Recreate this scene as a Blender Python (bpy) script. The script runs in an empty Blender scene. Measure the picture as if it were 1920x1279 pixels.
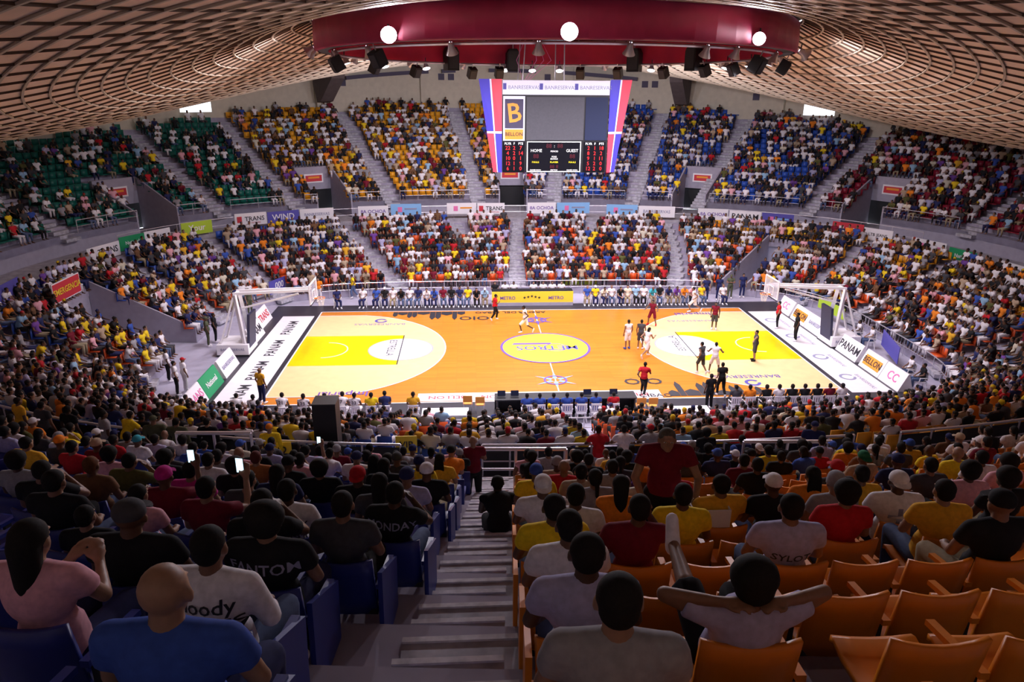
import bpy, bmesh, math, random
import numpy as np
from mathutils import Vector, Matrix
from mathutils.bvhtree import BVHTree
random.seed(7); RNG = np.random.default_rng(7)
SC = bpy.context.scene; COL = SC.collection
PI = math.pi

# ------------------------------------------------------------------ camera
CX, CY, CZ, YAW, PITCH, ROLL, F = -4.2651, -38.4404, 13.6638, .0612, -.3314, .0071, 1344.9
_fw = np.array([math.sin(YAW)*math.cos(PITCH), math.cos(YAW)*math.cos(PITCH), math.sin(PITCH)])
_r = np.array([math.cos(YAW), -math.sin(YAW), 0.]); _u = np.cross(_r, _fw)
_r2 = _r*math.cos(ROLL)+_u*math.sin(ROLL); _u2 = -_r*math.sin(ROLL)+_u*math.cos(ROLL)
cam = bpy.data.cameras.new('camera'); cam.sensor_width = 36; cam.lens = F/1920*36; cam.clip_start = .05; cam.clip_end = 300
camo = bpy.data.objects.new('camera', cam); COL.objects.link(camo); SC.camera = camo
camo.matrix_world = Matrix(((_r2[0], _u2[0], -_fw[0], CX), (_r2[1], _u2[1], -_fw[1], CY), (_r2[2], _u2[2], -_fw[2], CZ), (0, 0, 0, 1)))
def ray(u, v): return _fw+_r2*(u-960)/F+_u2*(639.5-v)/F
def atz(u, v, z):
    d = ray(u, v); t = (z-CZ)/d[2]; return Vector((CX+d[0]*t, CY+d[1]*t, z))
def aty(u, v, y):
    d = ray(u, v); t = (y-CY)/d[1]; return Vector((CX+d[0]*t, y, CZ+d[2]*t))
def px(P):
    d = np.asarray(P, float)-np.array([CX, CY, CZ]); w = d@_fw
    return (960+F*(d@_r2)/w, 639.5-F*(d@_u2)/w, w)

# ------------------------------------------------------------------ world, exposure
w = bpy.data.worlds.new('world'); SC.world = w; w.use_nodes = True
w.node_tree.nodes['Background'].inputs[0].default_value = (.85, .9, 1, 1)
w.node_tree.nodes['Background'].inputs[1].default_value = 2.5
SC.view_settings.view_transform = 'Standard'; SC.view_settings.look = 'None'
SC.view_settings.exposure = 0.0; SC.view_settings.gamma = 1; SC.view_settings.use_curve_mapping = False
SC.cycles.max_bounces = 5; SC.cycles.diffuse_bounces = 3; SC.cycles.glossy_bounces = 2
SC.cycles.use_denoising = True; SC.cycles.sample_clamp_indirect = 4
LAMP_W = 2400.0      # watts of each arena flood lamp

# ------------------------------------------------------------------ materials
def mat(name, col, rough=.6, noise=0, nscale=20, metal=0, emit=None, estr=0, objcol=False, attr=None, spec=.4, bump=0, alpha=None):
    m = bpy.data.materials.new(name); m.use_nodes = True; nt = m.node_tree; b = nt.nodes['Principled BSDF']
    b.inputs['Roughness'].default_value = rough; b.inputs['Metallic'].default_value = metal; b.inputs['Specular IOR Level'].default_value = spec
    src = None
    if objcol: n = nt.nodes.new('ShaderNodeObjectInfo'); src = n.outputs['Color']
    elif attr: n = nt.nodes.new('ShaderNodeAttribute'); n.attribute_name = attr; src = n.outputs['Color']
    if noise or bump:
        tc = nt.nodes.new('ShaderNodeTexCoord'); no = nt.nodes.new('ShaderNodeTexNoise'); no.inputs['Scale'].default_value = nscale; no.inputs['Detail'].default_value = 4
        nt.links.new(tc.outputs['Object'], no.inputs['Vector'])
        if noise:
            mp = nt.nodes.new('ShaderNodeMapRange'); mp.inputs['From Min'].default_value = .3; mp.inputs['From Max'].default_value = .7
            mp.inputs['To Min'].default_value = 1-noise; mp.inputs['To Max'].default_value = 1+noise
            nt.links.new(no.outputs['Fac'], mp.inputs['Value'])
            hs = nt.nodes.new('ShaderNodeHueSaturation'); nt.links.new(mp.outputs['Result'], hs.inputs['Value'])
            if src: nt.links.new(src, hs.inputs['Color'])
            else: hs.inputs['Color'].default_value = (*col, 1)
            src = hs.outputs['Color']
        if bump:
            bp = nt.nodes.new('ShaderNodeBump'); bp.inputs['Strength'].default_value = bump; nt.links.new(no.outputs['Fac'], bp.inputs['Height']); nt.links.new(bp.outputs['Normal'], b.inputs['Normal'])
    if src: nt.links.new(src, b.inputs['Base Color'])
    else: b.inputs['Base Color'].default_value = (*col, 1)
    if emit: b.inputs['Emission Color'].default_value = (*emit, 1); b.inputs['Emission Strength'].default_value = estr
    if alpha is not None: b.inputs['Alpha'].default_value = alpha
    return m
def wood_mat():
    m = mat('court_wood', (.72, .30, .06), .32, spec=.5); nt = m.node_tree; b = nt.nodes['Principled BSDF']
    tc = nt.nodes.new('ShaderNodeTexCoord'); mp = nt.nodes.new('ShaderNodeMapping'); mp.inputs['Scale'].default_value = (.5, 9, 1)
    br = nt.nodes.new('ShaderNodeTexBrick'); br.inputs['Scale'].default_value = 1; br.inputs['Color1'].default_value = (.82, .29, .03, 1); br.inputs['Color2'].default_value = (.70, .23, .02, 1)
    br.inputs['Mortar'].default_value = (.55, .2, .03, 1); br.inputs['Mortar Size'].default_value = .006; br.inputs['Brick Width'].default_value = 1; br.inputs['Row Height'].default_value = 1
    no = nt.nodes.new('ShaderNodeTexNoise'); no.inputs['Scale'].default_value = 3; mp2 = nt.nodes.new('ShaderNodeMapping'); mp2.inputs['Scale'].default_value = (.4, 8, 1)
    mx = nt.nodes.new('ShaderNodeMix'); mx.data_type = 'RGBA'; mx.blend_type = 'MULTIPLY'; mx.inputs[0].default_value = .35
    L = nt.links.new
    L(tc.outputs['Object'], mp.inputs['Vector']); L(mp.outputs['Vector'], br.inputs['Vector']); L(tc.outputs['Object'], mp2.inputs['Vector']); L(mp2.outputs['Vector'], no.inputs['Vector'])
    L(br.outputs['Color'], mx.inputs[6]); L(no.outputs['Color'], mx.inputs[7]); L(mx.outputs[2], b.inputs['Base Color'])
    return m
M = dict(
 skin=mat('skin', (0, 0, 0), .5, .08, 30, objcol=True), cloth=mat('cloth', (0, 0, 0), .85, .12, 25, objcol=True, bump=.15, spec=.2),
 hair=mat('hair', (0, 0, 0), .8, .25, 90, objcol=True, bump=.5, spec=.2), plastic=mat('seat_plastic', (0, 0, 0), .38, .05, 8, objcol=True),
 crowd=mat('crowd_mix', (0, 0, 0), .75, attr='Col', spec=.25), seatmix=mat('seat_mix', (0, 0, 0), .4, attr='Col'),
 concrete=mat('concrete', (.36, .34, .38), .85, .22, 3, bump=.2), step=mat('step_concrete', (.42, .41, .47), .85, .3, 5, bump=.25), nosing=mat('step_edge', (.62, .60, .66), .8, .25, 9),
 standc=mat('stand_concrete', (.36, .33, .43), .85, .15, 2), wallc=mat('wall_cream', (.62, .57, .47), .8, .06, 2), greywall=mat('grey_paint', (.36, .34, .43), .7, .06, 3),
 floor=mat('hall_floor', (.45, .43, .55), .5, .08, 2), apron=mat('court_apron', (.035, .033, .045), .35, .1, 3), wood=wood_mat(),
 beige=mat('court_beige', (.86, .60, .30), .35, .05, 2), yellow=mat('court_yellow', (.86, .62, .0), .35, .04, 2), white=mat('paint_white', (.84, .81, .86), .4, .03, 3),
 ink=mat('ink_black', (.03, .03, .04), .5), inkblue=mat('ink_blue', (.10, .09, .42), .5), inkred=mat('ink_red', (.6, .04, .06), .5), inkpurple=mat('ink_purple', (.16, .08, .38), .5), inkgrey=mat('ink_grey', (.30, .30, .45), .5),
 inkorange=mat('ink_orange', (.85, .33, .04), .5), inkyellow=mat('ink_yellow', (.9, .68, .05), .5), inkgreen=mat('ink_green', (.02, .30, .12), .5), inkwhite=mat('ink_white', (.85, .83, .88), .5), inklblue=mat('ink_light_blue', (.25, .5, .85), .5), inkpink=mat('ink_pink', (.8, .2, .45), .5), inklime=mat('ink_lime', (.45, .65, .05), .5),
 steel=mat('rail_steel', (.62, .60, .66), .35, .05, 6, metal=.6), darkmetal=mat('dark_metal', (.03, .03, .035), .45), black=mat('black_plastic', (.012, .012, .015), .5),
 crimson=mat('crimson_fabric', (.30, .012, .06), .6, .12, 1.5, bump=.2), crimson2=mat('crimson_inner', (.48, .015, .06), .6, .1, 1.5, bump=.2),
 tan=mat('ceiling_panel', (.82, .63, .48), .75, .10, .8), rib=mat('ceiling_rib', (.52, .45, .35), .6, .1, 2), ceil=mat('ceiling_base', (.10, .065, .045), .85),
 strut=mat('roof_strut', (.16, .13, .13), .8, .1, 2), duct=mat('dark_duct', (.06, .05, .10), .6),
 lampglow=mat('lamp_glow', (1, 1, 1), .3, emit=(1, .92, 1), estr=60), lampmid=mat('lamp_dim_glow', (1, 1, 1), .3, emit=(1, .95, 1), estr=6), alu=mat('lamp_aluminium', (.55, .52, .55), .35, metal=.7),
 screen=mat('screen_grey', (.085, .085, .10), .6, .06, 12, spec=.2), screen2=mat('screen_blue', (.02, .028, .07), .6, spec=.2), sbblack=mat('board_black', (.006, .006, .01), .8, spec=.1), led=mat('led_red', (.3, 0, 0), .4, emit=(1, .04, .05), estr=1.6), ledw=mat('led_white', (.8, .8, .8), .4, emit=(1, 1, 1), estr=.8), ledy=mat('led_yellow', (.8, .7, .0), .4, emit=(1, .85, .1), estr=.8), leddim=mat('led_off', (.10, .01, .02), .4),
 bpanel=mat('board_backlit', (.8, .78, .9), .4, emit=(.85, .8, 1), estr=.2), colred=mat('column_red', (.70, .06, .10), .4, emit=(.9, .08, .15), estr=.25), colblue=mat('column_blue', (.06, .05, .45), .4, emit=(.10, .06, .7), estr=.25),
 glass=mat('backboard_glass', (.75, .75, .85), .1, alpha=.35), net=mat('net_cord', (.85, .83, .85), .8), rim=mat('rim_orange', (.85, .22, .03), .4), pad=mat('pad_navy', (.03, .03, .07), .5),
 phone=mat('phone_screen', (.2, .3, .5), .3, emit=(.55, .85, 1), estr=2.2), dayl=mat('door_pale_blue', (.45, .6, .85), .5))

# ------------------------------------------------------------------ mesh helpers
class MB:
    def __init__(s): s.v = []; s.f = []; s.m = []; s.c = []; s.cur = 0
    def add(s, V, Fc): n = len(s.v); s.v += [tuple(p) for p in V]; s.f += [tuple(i+n for i in f) for f in Fc]; s.m += [s.cur]*len(Fc); return s
    def box(s, c, d, rot=None, rz=0):
        R = rot or Matrix.Rotation(rz, 3, 'Z'); c = Vector(c)
        V = [c+R @ Vector((x*d[0]/2, y*d[1]/2, z*d[2]/2)) for x, y, z in ((-1,-1,-1),(1,-1,-1),(1,1,-1),(-1,1,-1),(-1,-1,1),(1,-1,1),(1,1,1),(-1,1,1))]
        return s.add(V, [(0,3,2,1),(4,5,6,7),(0,1,5,4),(1,2,6,5),(2,3,7,6),(3,0,4,7)])
    def bar(s, a, b, w, h=None):
        a = Vector(a); b = Vector(b); d = b-a; L = d.length
        if L < 1e-6: return s
        R = d.to_track_quat('Y', 'Z').to_matrix(); return s.box((a+b)/2, (w, L, h or w), rot=R)
    def tube(s, pts, r, n=8, r2=None, cap=True):
        pts = [Vector(p) for p in pts]; k = len(pts); V = []; Fc = []
        for i, p in enumerate(pts):
            d = (pts[min(i+1, k-1)]-pts[max(i-1, 0)]).normalized(); q = d.to_track_quat('Z', 'Y')
            rr = r if r2 is None else r+(r2-r)*i/max(1, k-1)
            V += [p+q @ Vector((math.cos(2*PI*j/n)*rr, math.sin(2*PI*j/n)*rr, 0)) for j in range(n)]
        for i in range(k-1):
            for j in range(n): Fc.append((i*n+j, i*n+(j+1) % n, (i+1)*n+(j+1) % n, (i+1)*n+j))
        if cap: Fc += [tuple(range(n-1, -1, -1)), tuple((k-1)*n+j for j in range(n))]
        return s.add(V, Fc)
    def ell(s, c, r, n=10, m=7, rot=None):
        c = Vector(c); V = []; Fc = []; R = rot or Matrix.Identity(3)
        for i in range(1, m):
            t = PI*i/m
            V += [c+R @ Vector((r[0]*math.sin(t)*math.cos(2*PI*j/n), r[1]*math.sin(t)*math.sin(2*PI*j/n), r[2]*math.cos(t))) for j in range(n)]
        V += [c+R @ Vector((0, 0, r[2])), c-R @ Vector((0, 0, r[2]))]; a = len(V)-2
        for i in range(m-2):
            for j in range(n): Fc.append((i*n+j, (i+1)*n+j, (i+1)*n+(j+1) % n, i*n+(j+1) % n))
        for j in range(n): Fc.append((a, j, (j+1) % n)); Fc.append((a+1, (m-2)*n+(j+1) % n, (m-2)*n+j))
        return s.add(V, Fc)
    def cone(s, a, b, ra, rb, n=10): return s.tube([a, b], ra, n, rb)
    def poly(s, pts): return s.add(pts, [tuple(range(len(pts)))])
    def prism(s, pts, d):
        d = Vector(d); n = len(pts); V = [Vector(p) for p in pts]; V += [p+d for p in V]
        return s.add(V, [tuple(range(n-1, -1, -1)), tuple(range(n, 2*n))]+[(i, (i+1) % n, n+(i+1) % n, n+i) for i in range(n)])
    def lathe(s, prof, n=16, c=(0, 0, 0)):
        c = Vector(c); V = []; Fc = []
        for r, z in prof: V += [c+Vector((r*math.cos(2*PI*j/n), r*math.sin(2*PI*j/n), z)) for j in range(n)]
        for i in range(len(prof)-1):
            for j in range(n): Fc.append((i*n+j, i*n+(j+1) % n, (i+1)*n+(j+1) % n, (i+1)*n+j))
        return s.add(V, Fc)
    def mesh(s, name, mats, smooth=False):
        me = bpy.data.meshes.new(name); me.from_pydata(s.v, [], s.f)
        for m_ in (mats if isinstance(mats, (list, tuple)) else [mats]): me.materials.append(M[m_] if isinstance(m_, str) else m_)
        if any(s.m): me.polygons.foreach_set('material_index', s.m)
        if smooth: me.polygons.foreach_set('use_smooth', [True]*len(me.polygons))
        me.update(); return me
    def build(s, name, mats, parent=None, loc=None, smooth=False, color=None):
        return link(name, s.mesh(name, mats, smooth), parent, loc, color)
def link(name, me, parent=None, loc=None, color=None, rz=0):
    o = bpy.data.objects.new(name, me); COL.objects.link(o)
    if loc is not None: o.location = loc
    if rz: o.rotation_euler = (0, 0, rz)
    if parent: o.parent = parent
    if color: o.color = (*color[:3], 1)
    return o
def empty(name, loc=(0, 0, 0), rz=0):
    o = bpy.data.objects.new(name, None); COL.objects.link(o); o.location = loc; o.rotation_euler = (0, 0, rz); o.empty_display_size = .2; return o
def tag(o, label, cat, group=None, kind=None):
    if label: o['label'] = label
    if cat: o['category'] = cat
    if group: o['group'] = group
    if kind: o['kind'] = kind
    return o
ORD = 'first second third fourth fifth sixth seventh eighth ninth tenth eleventh twelfth thirteenth fourteenth fifteenth sixteenth seventeenth eighteenth nineteenth twentieth'.split()
TENS = ['twenty', 'thirty', 'forty', 'fifty']
def ordw(n): return ORD[n] if n < 20 else TENS[(n+1)//10-2]+('-'+ORD[(n+1) % 10-1] if (n+1) % 10 else '-tenth')
def struct(o): o['kind'] = 'structure'; return o
def evalmesh(o):
    dg = bpy.context.evaluated_depsgraph_get(); return bpy.data.meshes.new_from_object(o.evaluated_get(dg))
_txt = {}
def text_me(s, size, m, ext=.004, bold=False, sx=1):
    key = (s, size, m, ext, sx)
    if key in _txt: return _txt[key]
    c = bpy.data.curves.new('t', 'FONT'); c.body = s; c.size = size; c.align_x = 'CENTER'; c.align_y = 'CENTER'; c.extrude = ext; c.resolution_u = 2; c.offset = .012*size if bold else 0
    o = bpy.data.objects.new('t', c); COL.objects.link(o); bpy.context.view_layer.update(); me = evalmesh(o)
    bpy.data.objects.remove(o); bpy.data.curves.remove(c)
    if sx != 1: me.transform(Matrix.Diagonal((sx, 1, 1, 1)))
    me.materials.clear(); me.materials.append(M[m]); _txt[key] = me; return me
def text(s, size, m, parent, mtx, name='lettering', ext=.004, bold=False, sx=1):
    o = link(name, text_me(s, size, m, ext, bold, sx), parent); o.matrix_local = mtx; return o
def frame(o, x, y):   # matrix with given origin, x axis, y axis
    x = Vector(x).normalized(); z = x.cross(Vector(y)).normalized(); y = z.cross(x); o = Vector(o)
    return Matrix(((x.x, y.x, z.x, o.x), (x.y, y.y, z.y, o.y), (x.z, y.z, z.z, o.z), (0, 0, 0, 1)))

# ------------------------------------------------------------------ bowl geometry
def pol(a, b, n, ph): return 1/((abs(math.sin(ph))/a)**n+(abs(math.cos(ph))/b)**n)**(1/n)
RW = 40.3
def low_r(d, ph):
    t = d/11; return pol(20, 11.8, 4, ph)*(1-t)+pol(28, 21.5, 2.5, ph)*t
def low_z(k): return .45+.32*k
def up_r(d, ph): return min(RW, pol(30.5+.85*d, 24+.85*d, 2.3-.3*min(d, 17)/17, ph))
def up_z(k): return 5.1+.40*k
CONC = 3.9
def P(r, ph, z): return Vector((r*math.sin(ph), r*math.cos(ph), z))
D2R = PI/180
UP_A = [-75, -53, -41.5, -25, -8.3, 7.4, 23, 35, 52.5, 75, 110, 140, 155, -110, -140, -158]      # aisle angles, degrees
LO_A = [-75, -60, -37.5, -15, -2, 16.3, 37, 66, 80, 105, 140, 160, 180, -105, -140, -160]
PORT = [-35, -1, 33, -62, 60]
LO_IN = {-37.5: -38.2, -2: -4.2, 37: 43.5}; LO_OUT = {-37.5: -36.8, -2: 0, 37: 30.5}
def lo_ang(a, d): return a if a not in LO_IN else LO_IN[a]+(LO_OUT[a]-LO_IN[a])*d/11
def lo_short(a): return a in (-15, 16.3)
def adist(ph, a): return abs((ph-a+180) % 360-180)
def in_port(deg): return any(adist(deg, a) < 2.6 for a in PORT)
def low_cut(deg): return -95 <= deg <= -85 or 51 <= deg <= 56
NA = lambda y: -4.46+.06*(y+36)      # centre line of the near aisle
def near_aisle(p): return p[1] < -23 and abs(p[0]-NA(p[1])) < .45
def strip(mb, A, B):
    n = len(A); k = len(mb.v); mb.v += [tuple(p) for p in A]+[tuple(p) for p in B]
    mb.f += [(k+i, k+i+1, k+n+i+1, k+n+i) for i in range(n-1)]; mb.m += [mb.cur]*(n-1)
ANG = [math.radians(-180+i) for i in range(361)]
def tier(mb, rf, zf, rows, skip):
    for k in range(rows):
        for a, b in zip(ANG[:-1], ANG[1:]):
            deg = math.degrees((a+b)/2)
            if skip(deg, k): continue
            z0 = zf(k-1) if k else zf(0)-.45; z = zf(k); r0 = (rf(k, a), rf(k, b)); r1 = (rf(k+1, a), rf(k+1, b))
            if r0[0] >= RW and r0[1] >= RW: continue
            mb.add([P(r0[0], a, z), P(r0[1], b, z), P(r1[1], b, z), P(r1[0], a, z), P(r0[0], a, z0), P(r0[1], b, z0)], [(0, 1, 2, 3), (4, 5, 1, 0)])
mb = MB(); tier(mb, low_r, low_z, 11, lambda d, k: low_cut(d) and k < 8); struct(mb.build('stand_lower', 'standc'))
mb = MB(); tier(mb, up_r, up_z, 19, lambda d, k: in_port(d) and k < 5); struct(mb.build('stand_upper', 'standc'))
# concourse walkway, wall under the upper stand
mb = MB()
strip(mb, [P(low_r(11, a), a, low_z(9)) for a in ANG], [P(low_r(11, a), a, CONC) for a in ANG]); strip(mb, [P(low_r(11, a), a, CONC) for a in ANG], [P(up_r(5, a), a, CONC) for a in ANG]); struct(mb.build('floor_concourse', 'concrete'))
mb = MB()
for a, b in zip(ANG[:-1], ANG[1:]):
    if in_port(math.degrees((a+b)/2)): continue
    mb.add([P(up_r(0, a), a, CONC), P(up_r(0, b), b, CONC), P(up_r(0, b), b, 5.1), P(up_r(0, a), a, 5.1)], [(0, 1, 2, 3)])
struct(mb.build('wall_concourse', 'greywall'))
# hall floor and court
mb = MB(); ring_ = [P(low_r(9, a), a, -.02) for a in ANG[:-1]]; mb.poly(ring_); struct(mb.build('floor', 'floor'))
court = struct(MB().box((0, 0, -.05), (28, 15, .1)).build('floor_court', 'wood'))
ap = MB(); ap.add([(-17.2, -9.6, .004), (17.2, -9.6, .004), (17.2, 9.0, .004), (-17.2, 9.0, .004), (-14, -7.5, .004), (14, -7.5, .004), (14, 7.5, .004), (-14, 7.5, .004)], [(0, 1, 5, 4), (1, 2, 6, 5), (2, 3, 7, 6), (3, 0, 4, 7)])
ap.build('apron', 'apron', court)
court.location.z = .004
def flat(name, pts, m, z): return MB().poly([(x, y, z) for x, y in pts]).build(name, m, court)
def arcpts(cx, cy, r, a0, a1, n=40): return [(cx+r*math.cos(a0+(a1-a0)*i/n), cy+r*math.sin(a0+(a1-a0)*i/n)) for i in range(n+1)]
def ringflat(name, cx, cy, r, w_, m, z, a0=0, a1=2*PI):
    q = MB(); A = arcpts(cx, cy, r-w_/2, a0, a1, 64); B = arcpts(cx, cy, r+w_/2, a0, a1, 64); strip(q, [(x, y, z) for x, y in B], [(x, y, z) for x, y in A]); return q.build(name, m, court)
def line(name, x0, y0, x1, y1, w_=.06, m='white', z=.012):
    d = Vector((x1-x0, y1-y0)).normalized()*w_/2; n = Vector((-d.y, d.x)); return flat(name, [(x0-n.x, y0-n.y), (x1-n.x, y1-n.y), (x1+n.x, y1+n.y), (x0+n.x, y0+n.y)], m, z)
for s in (-1, 1):
    hx = s*(14-1.575); th = math.acos(.0) if 0 else math.asin(6.6/6.75)
    arc = arcpts(hx, 0, 6.75, -th, th) if s < 0 else arcpts(hx, 0, 6.75, PI-th, PI+th)
    arc = [(x, y) for x, y in arc]
    pts = ([(-14, -6.6)]+arc+[(-14, 6.6)]) if s < 0 else ([(14, 6.6)]+arc+[(14, -6.6)])
    flat('three_point_area', pts, 'beige', .005)
    q = MB(); e = [Vector((x, y)) for x, y in pts]
    for a, b in zip(e[:-1], e[1:]):
        d = (b-a).normalized()*.03; n = Vector((-d.y, d.x)); q.poly([(a.x-n.x, a.y-n.y, .013), (b.x-n.x, b.y-n.y, .013), (b.x+n.x, b.y+n.y, .013), (a.x+n.x, a.y+n.y, .013)])
    q.build('three_point_line', 'white', court)
    flat('key', [(s*14, -2.45), (s*8.2, -2.45), (s*8.2, 2.45), (s*14, 2.45)][::s], 'yellow', .008)
    flat('free_throw_circle', arcpts(s*8.2, 0, 1.8, 0, 2*PI, 48)[:-1], 'white', .011)
    ringflat('free_throw_ring', s*8.2, 0, 1.8, .05, 'inkgrey', .014); line('free_throw_line', s*8.2, -2.45, s*8.2, 2.45, .06, 'ink', .015)
    ringflat('no_charge_arc', hx, 0, 1.25, .06, 'inkwhite', .014, PI/2 if s > 0 else -PI/2, 3*PI/2 if s > 0 else PI/2)
    text('ESTRELLA', .62, 'ink', court, frame((s*8.75 if s < 0 else 7.75, .25 if s < 0 else .4, .016), (0, -1 if s < 0 else 1, 0), (1 if s < 0 else -1, 0, 0)), 'court_lettering', .001)
    line('end_line', s*14, -7.5, s*14, 7.5, .08)
    for yy, t, sz, mm in ((4.7, 'BANRESERVAS', .5, 'inkgrey'), (-4.9, 'BANRESERVAS' if s > 0 else '', .55, 'inkblue')):
        if t: text(t, sz, mm, court, frame((s*9.9, yy, .016), (-1, 0, 0), (0, -1, 0)), 'court_lettering', .001)
    ringflat('court_emblem', s*9.9, 5.4 if s < 0 else -5.75, .32, .16, 'inkblue', .016, .6, 2*PI)
    text('Imperial', .75, 'inkpurple', court, frame((s*10.4, -6.3 if s < 0 else 6.2, .016), (-1, 0, 0), (0, -1, 0)), 'court_lettering', .001, bold=True)
for y in (-7.5, 7.5): line('side_line', -14, y, 14, y, .08)
line('half_line', 0, -7.5, 0, 7.5)
flat('centre_circle', arcpts(0, 0, 2.5, 0, 2*PI, 64)[:-1], 'inkyellow', .014); ringflat('centre_ring', 0, 0, 2.5, .14, 'inkpurple', .017)
text('METROS', .95, 'inkblue', court, frame((.1, -.1, .019), (-1, 0, 0), (.25, -1, 0)), 'court_lettering', .001, True)
flat('logo_bar', [(-1.9, .48), (.3, .48), (.45, .75), (-1.75, .75)], 'inkpurple', .018)
ringflat('court_emblem', .6, -.05, .62, .07, 'inkpurple', .019)
for y in (5.2, -5.0):
    q = MB()
    for i in range(6):
        a = i*PI/3+PI/6; c_, s_ = math.cos(a), math.sin(a); q.poly([(.25*math.cos(a-.5), y+.25*math.sin(a-.5), .018), (1.15*c_, y+1.15*s_, .018), (.25*math.cos(a+.5), y+.25*math.sin(a+.5), .018)])
    q.build('court_star', 'inklblue' if y < 0 else 'inkblue', court)
    ringflat('star_ring', 0, y, .55, .1, 'inkpurple', .02)
def skyline(cx, cy, s, flip):
    q = MB(); x = 0
    for wd, h in ((.5, .6), (.3, 1.7), (.7, .7), (.35, 1.5), (.35, 1.6), (.8, .5), (.3, 1.1), (.3, 1.2), (.6, .55), (.3, .9)):
        q.poly([(cx+s*x, cy, .018), (cx+s*(x+wd), cy, .018), (cx+s*(x+wd), cy+flip*h*.8, .018), (cx+s*(x+wd/2), cy+flip*(h+.12), .018), (cx+s*x, cy+flip*h*.8, .018)][::(1 if s*flip > 0 else -1)]); x += wd+.02
    q.build('court_skyline', 'ink', court)
skyline(5.3, -7.25, 1, 1); skyline(-4.6, 7.25, -1, -1)
text('OIO', 1.05, 'ink', court, frame((4.4, -5.4, .018), (1, 0, 0), (0, 1, 0)), 'court_lettering', .001, True)
text('OIO', 1.05, 'ink', court, frame((-4.0, 5.8, .018), (-1, 0, 0), (0, -1, 0)), 'court_lettering', .001, True)
text('ARENA DEL CIBAO', .55, 'ink', court, frame((-1.6, 7.0, .018), (-1, 0, 0), (0, -1, 0)), 'court_lettering', .001, True)
text('CIBAO', .55, 'ink', court, frame((4.6, -7.15, .018), (1, 0, 0), (0, 1, 0)), 'court_lettering', .001, True)
flat('floor_strip', [(-6.8, -7.4), (4.9, -7.4), (4.9, -6.45), (-6.8, -6.45)], 'white', .015)
for x in (-5.4, -2.9, 3.4): text('BELLON', .5, 'inkred', court, frame((x, -6.95, .018), (-1, 0, 0), (0, -1, 0)), 'court_lettering', .001, True)
flat('floor_strip', [(-16.3, -7.2), (-14.3, -7.2), (-14.3, 6.6), (-16.3, 6.6)], 'white', .009)
for y in (-6.3, -3, .5, 4.2): text('PANAM', .8, 'ink', court, frame((-15.3, y, .013), (0, 1, 0), (-1, 0, 0)), 'court_lettering', .001, True)
flat('floor_strip', [(14.3, -7.2), (16.4, -7.2), (16.4, 6.6), (14.3, 6.6)], 'white', .009)
for y in (-5.2, -2.2, 1.4, 4.6):
    ringflat('court_emblem', 15.1, y, .35, .14, 'inkgrey', .013, .5, 2*PI); text('BANRESERVAS', .3, 'inkgrey', court, frame((15.7, y-.6, .013), (0, -1, 0), (1, 0, 0)), 'court_lettering', .001)

# ------------------------------------------------------------------ roof, ring, walls
def roof_z(r, ph):
    s = (r-11.5)/(41-11.5); c2 = math.cos(2*ph); rim = 13.9+3.1*c2-.35*math.sin(ph)
    if s < 0: return 16.95
    return 16.9+(rim-16.9)*s-4*(1.45-.95*c2)*s*(1-s)
NR, NC = 96, 35
RC = [11.6+.85*i for i in range(NC)]
ceil = struct(MB().build('ceiling', 'ceil'))
me = MB(); pa = [2*PI*i/NR for i in range(NR+1)]
for j in range(NC-1):
    for i in range(NR): me.add([P(RC[j], pa[i], roof_z(RC[j], pa[i])+.09), P(RC[j+1], pa[i], roof_z(RC[j+1], pa[i])+.09), P(RC[j+1], pa[i+1], roof_z(RC[j+1], pa[i+1])+.09), P(RC[j], pa[i+1], roof_z(RC[j], pa[i+1])+.09)], [(0, 1, 2, 3)])
me.poly([P(11.6, a, 17.0) for a in pa[:-1]])
ceil.data = me.mesh('ceiling', 'ceil')
panels = []
for j in range(NC-1):
    for i in range(NR):
        g = .05/RC[j]; r0, r1 = RC[j]+.04, RC[j+1]-.04; a0, a1 = pa[i]+g, pa[i+1]-g
        c = [P(r0, a0, roof_z(r0, a0)), P(r1, a0, roof_z(r1, a0)), P(r1, a1, roof_z(r1, a1)), P(r0, a1, roof_z(r0, a1))]
        u, v, d = px(sum(c, Vector())/4)
        panels.append(((d if (d > 2 and -60 < u < 1980 and -60 < v < 400) else 1e3+d), c))
panels.sort(key=lambda t: t[0])
rest = MB()
for n, (d, c) in enumerate(panels):
    q = MB() if n < 300 else rest
    q.add(c+[p+Vector((0, 0, .05)) for p in c], [(0, 1, 2, 3), (4, 7, 6, 5), (0, 4, 5, 1), (1, 5, 6, 2), (2, 6, 7, 3), (3, 7, 4, 0)])
    if n < 300: q.build('ceiling_panel', 'tan', ceil)
o = rest.build('ceiling_panels', 'tan', ceil); o['kind'] = 'stuff'
for j in range(0, NC):
    q = MB(); A = [P(RC[j], a, roof_z(RC[j], a)-.05) for a in pa]
    for a, b in zip(A[:-1], A[1:]): q.bar(a, b, .075, .06)
    q.build('ring_rib', 'rib', ceil)
for i in range(NR):
    q = MB()
    A = [P(r, pa[i], roof_z(r, pa[i])-.03) for r in RC]
    for a, b in zip(A[:-1], A[1:]): q.bar(a, b, .10, .07)
    q.build('radial_rib', 'ceil', ceil)
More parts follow.
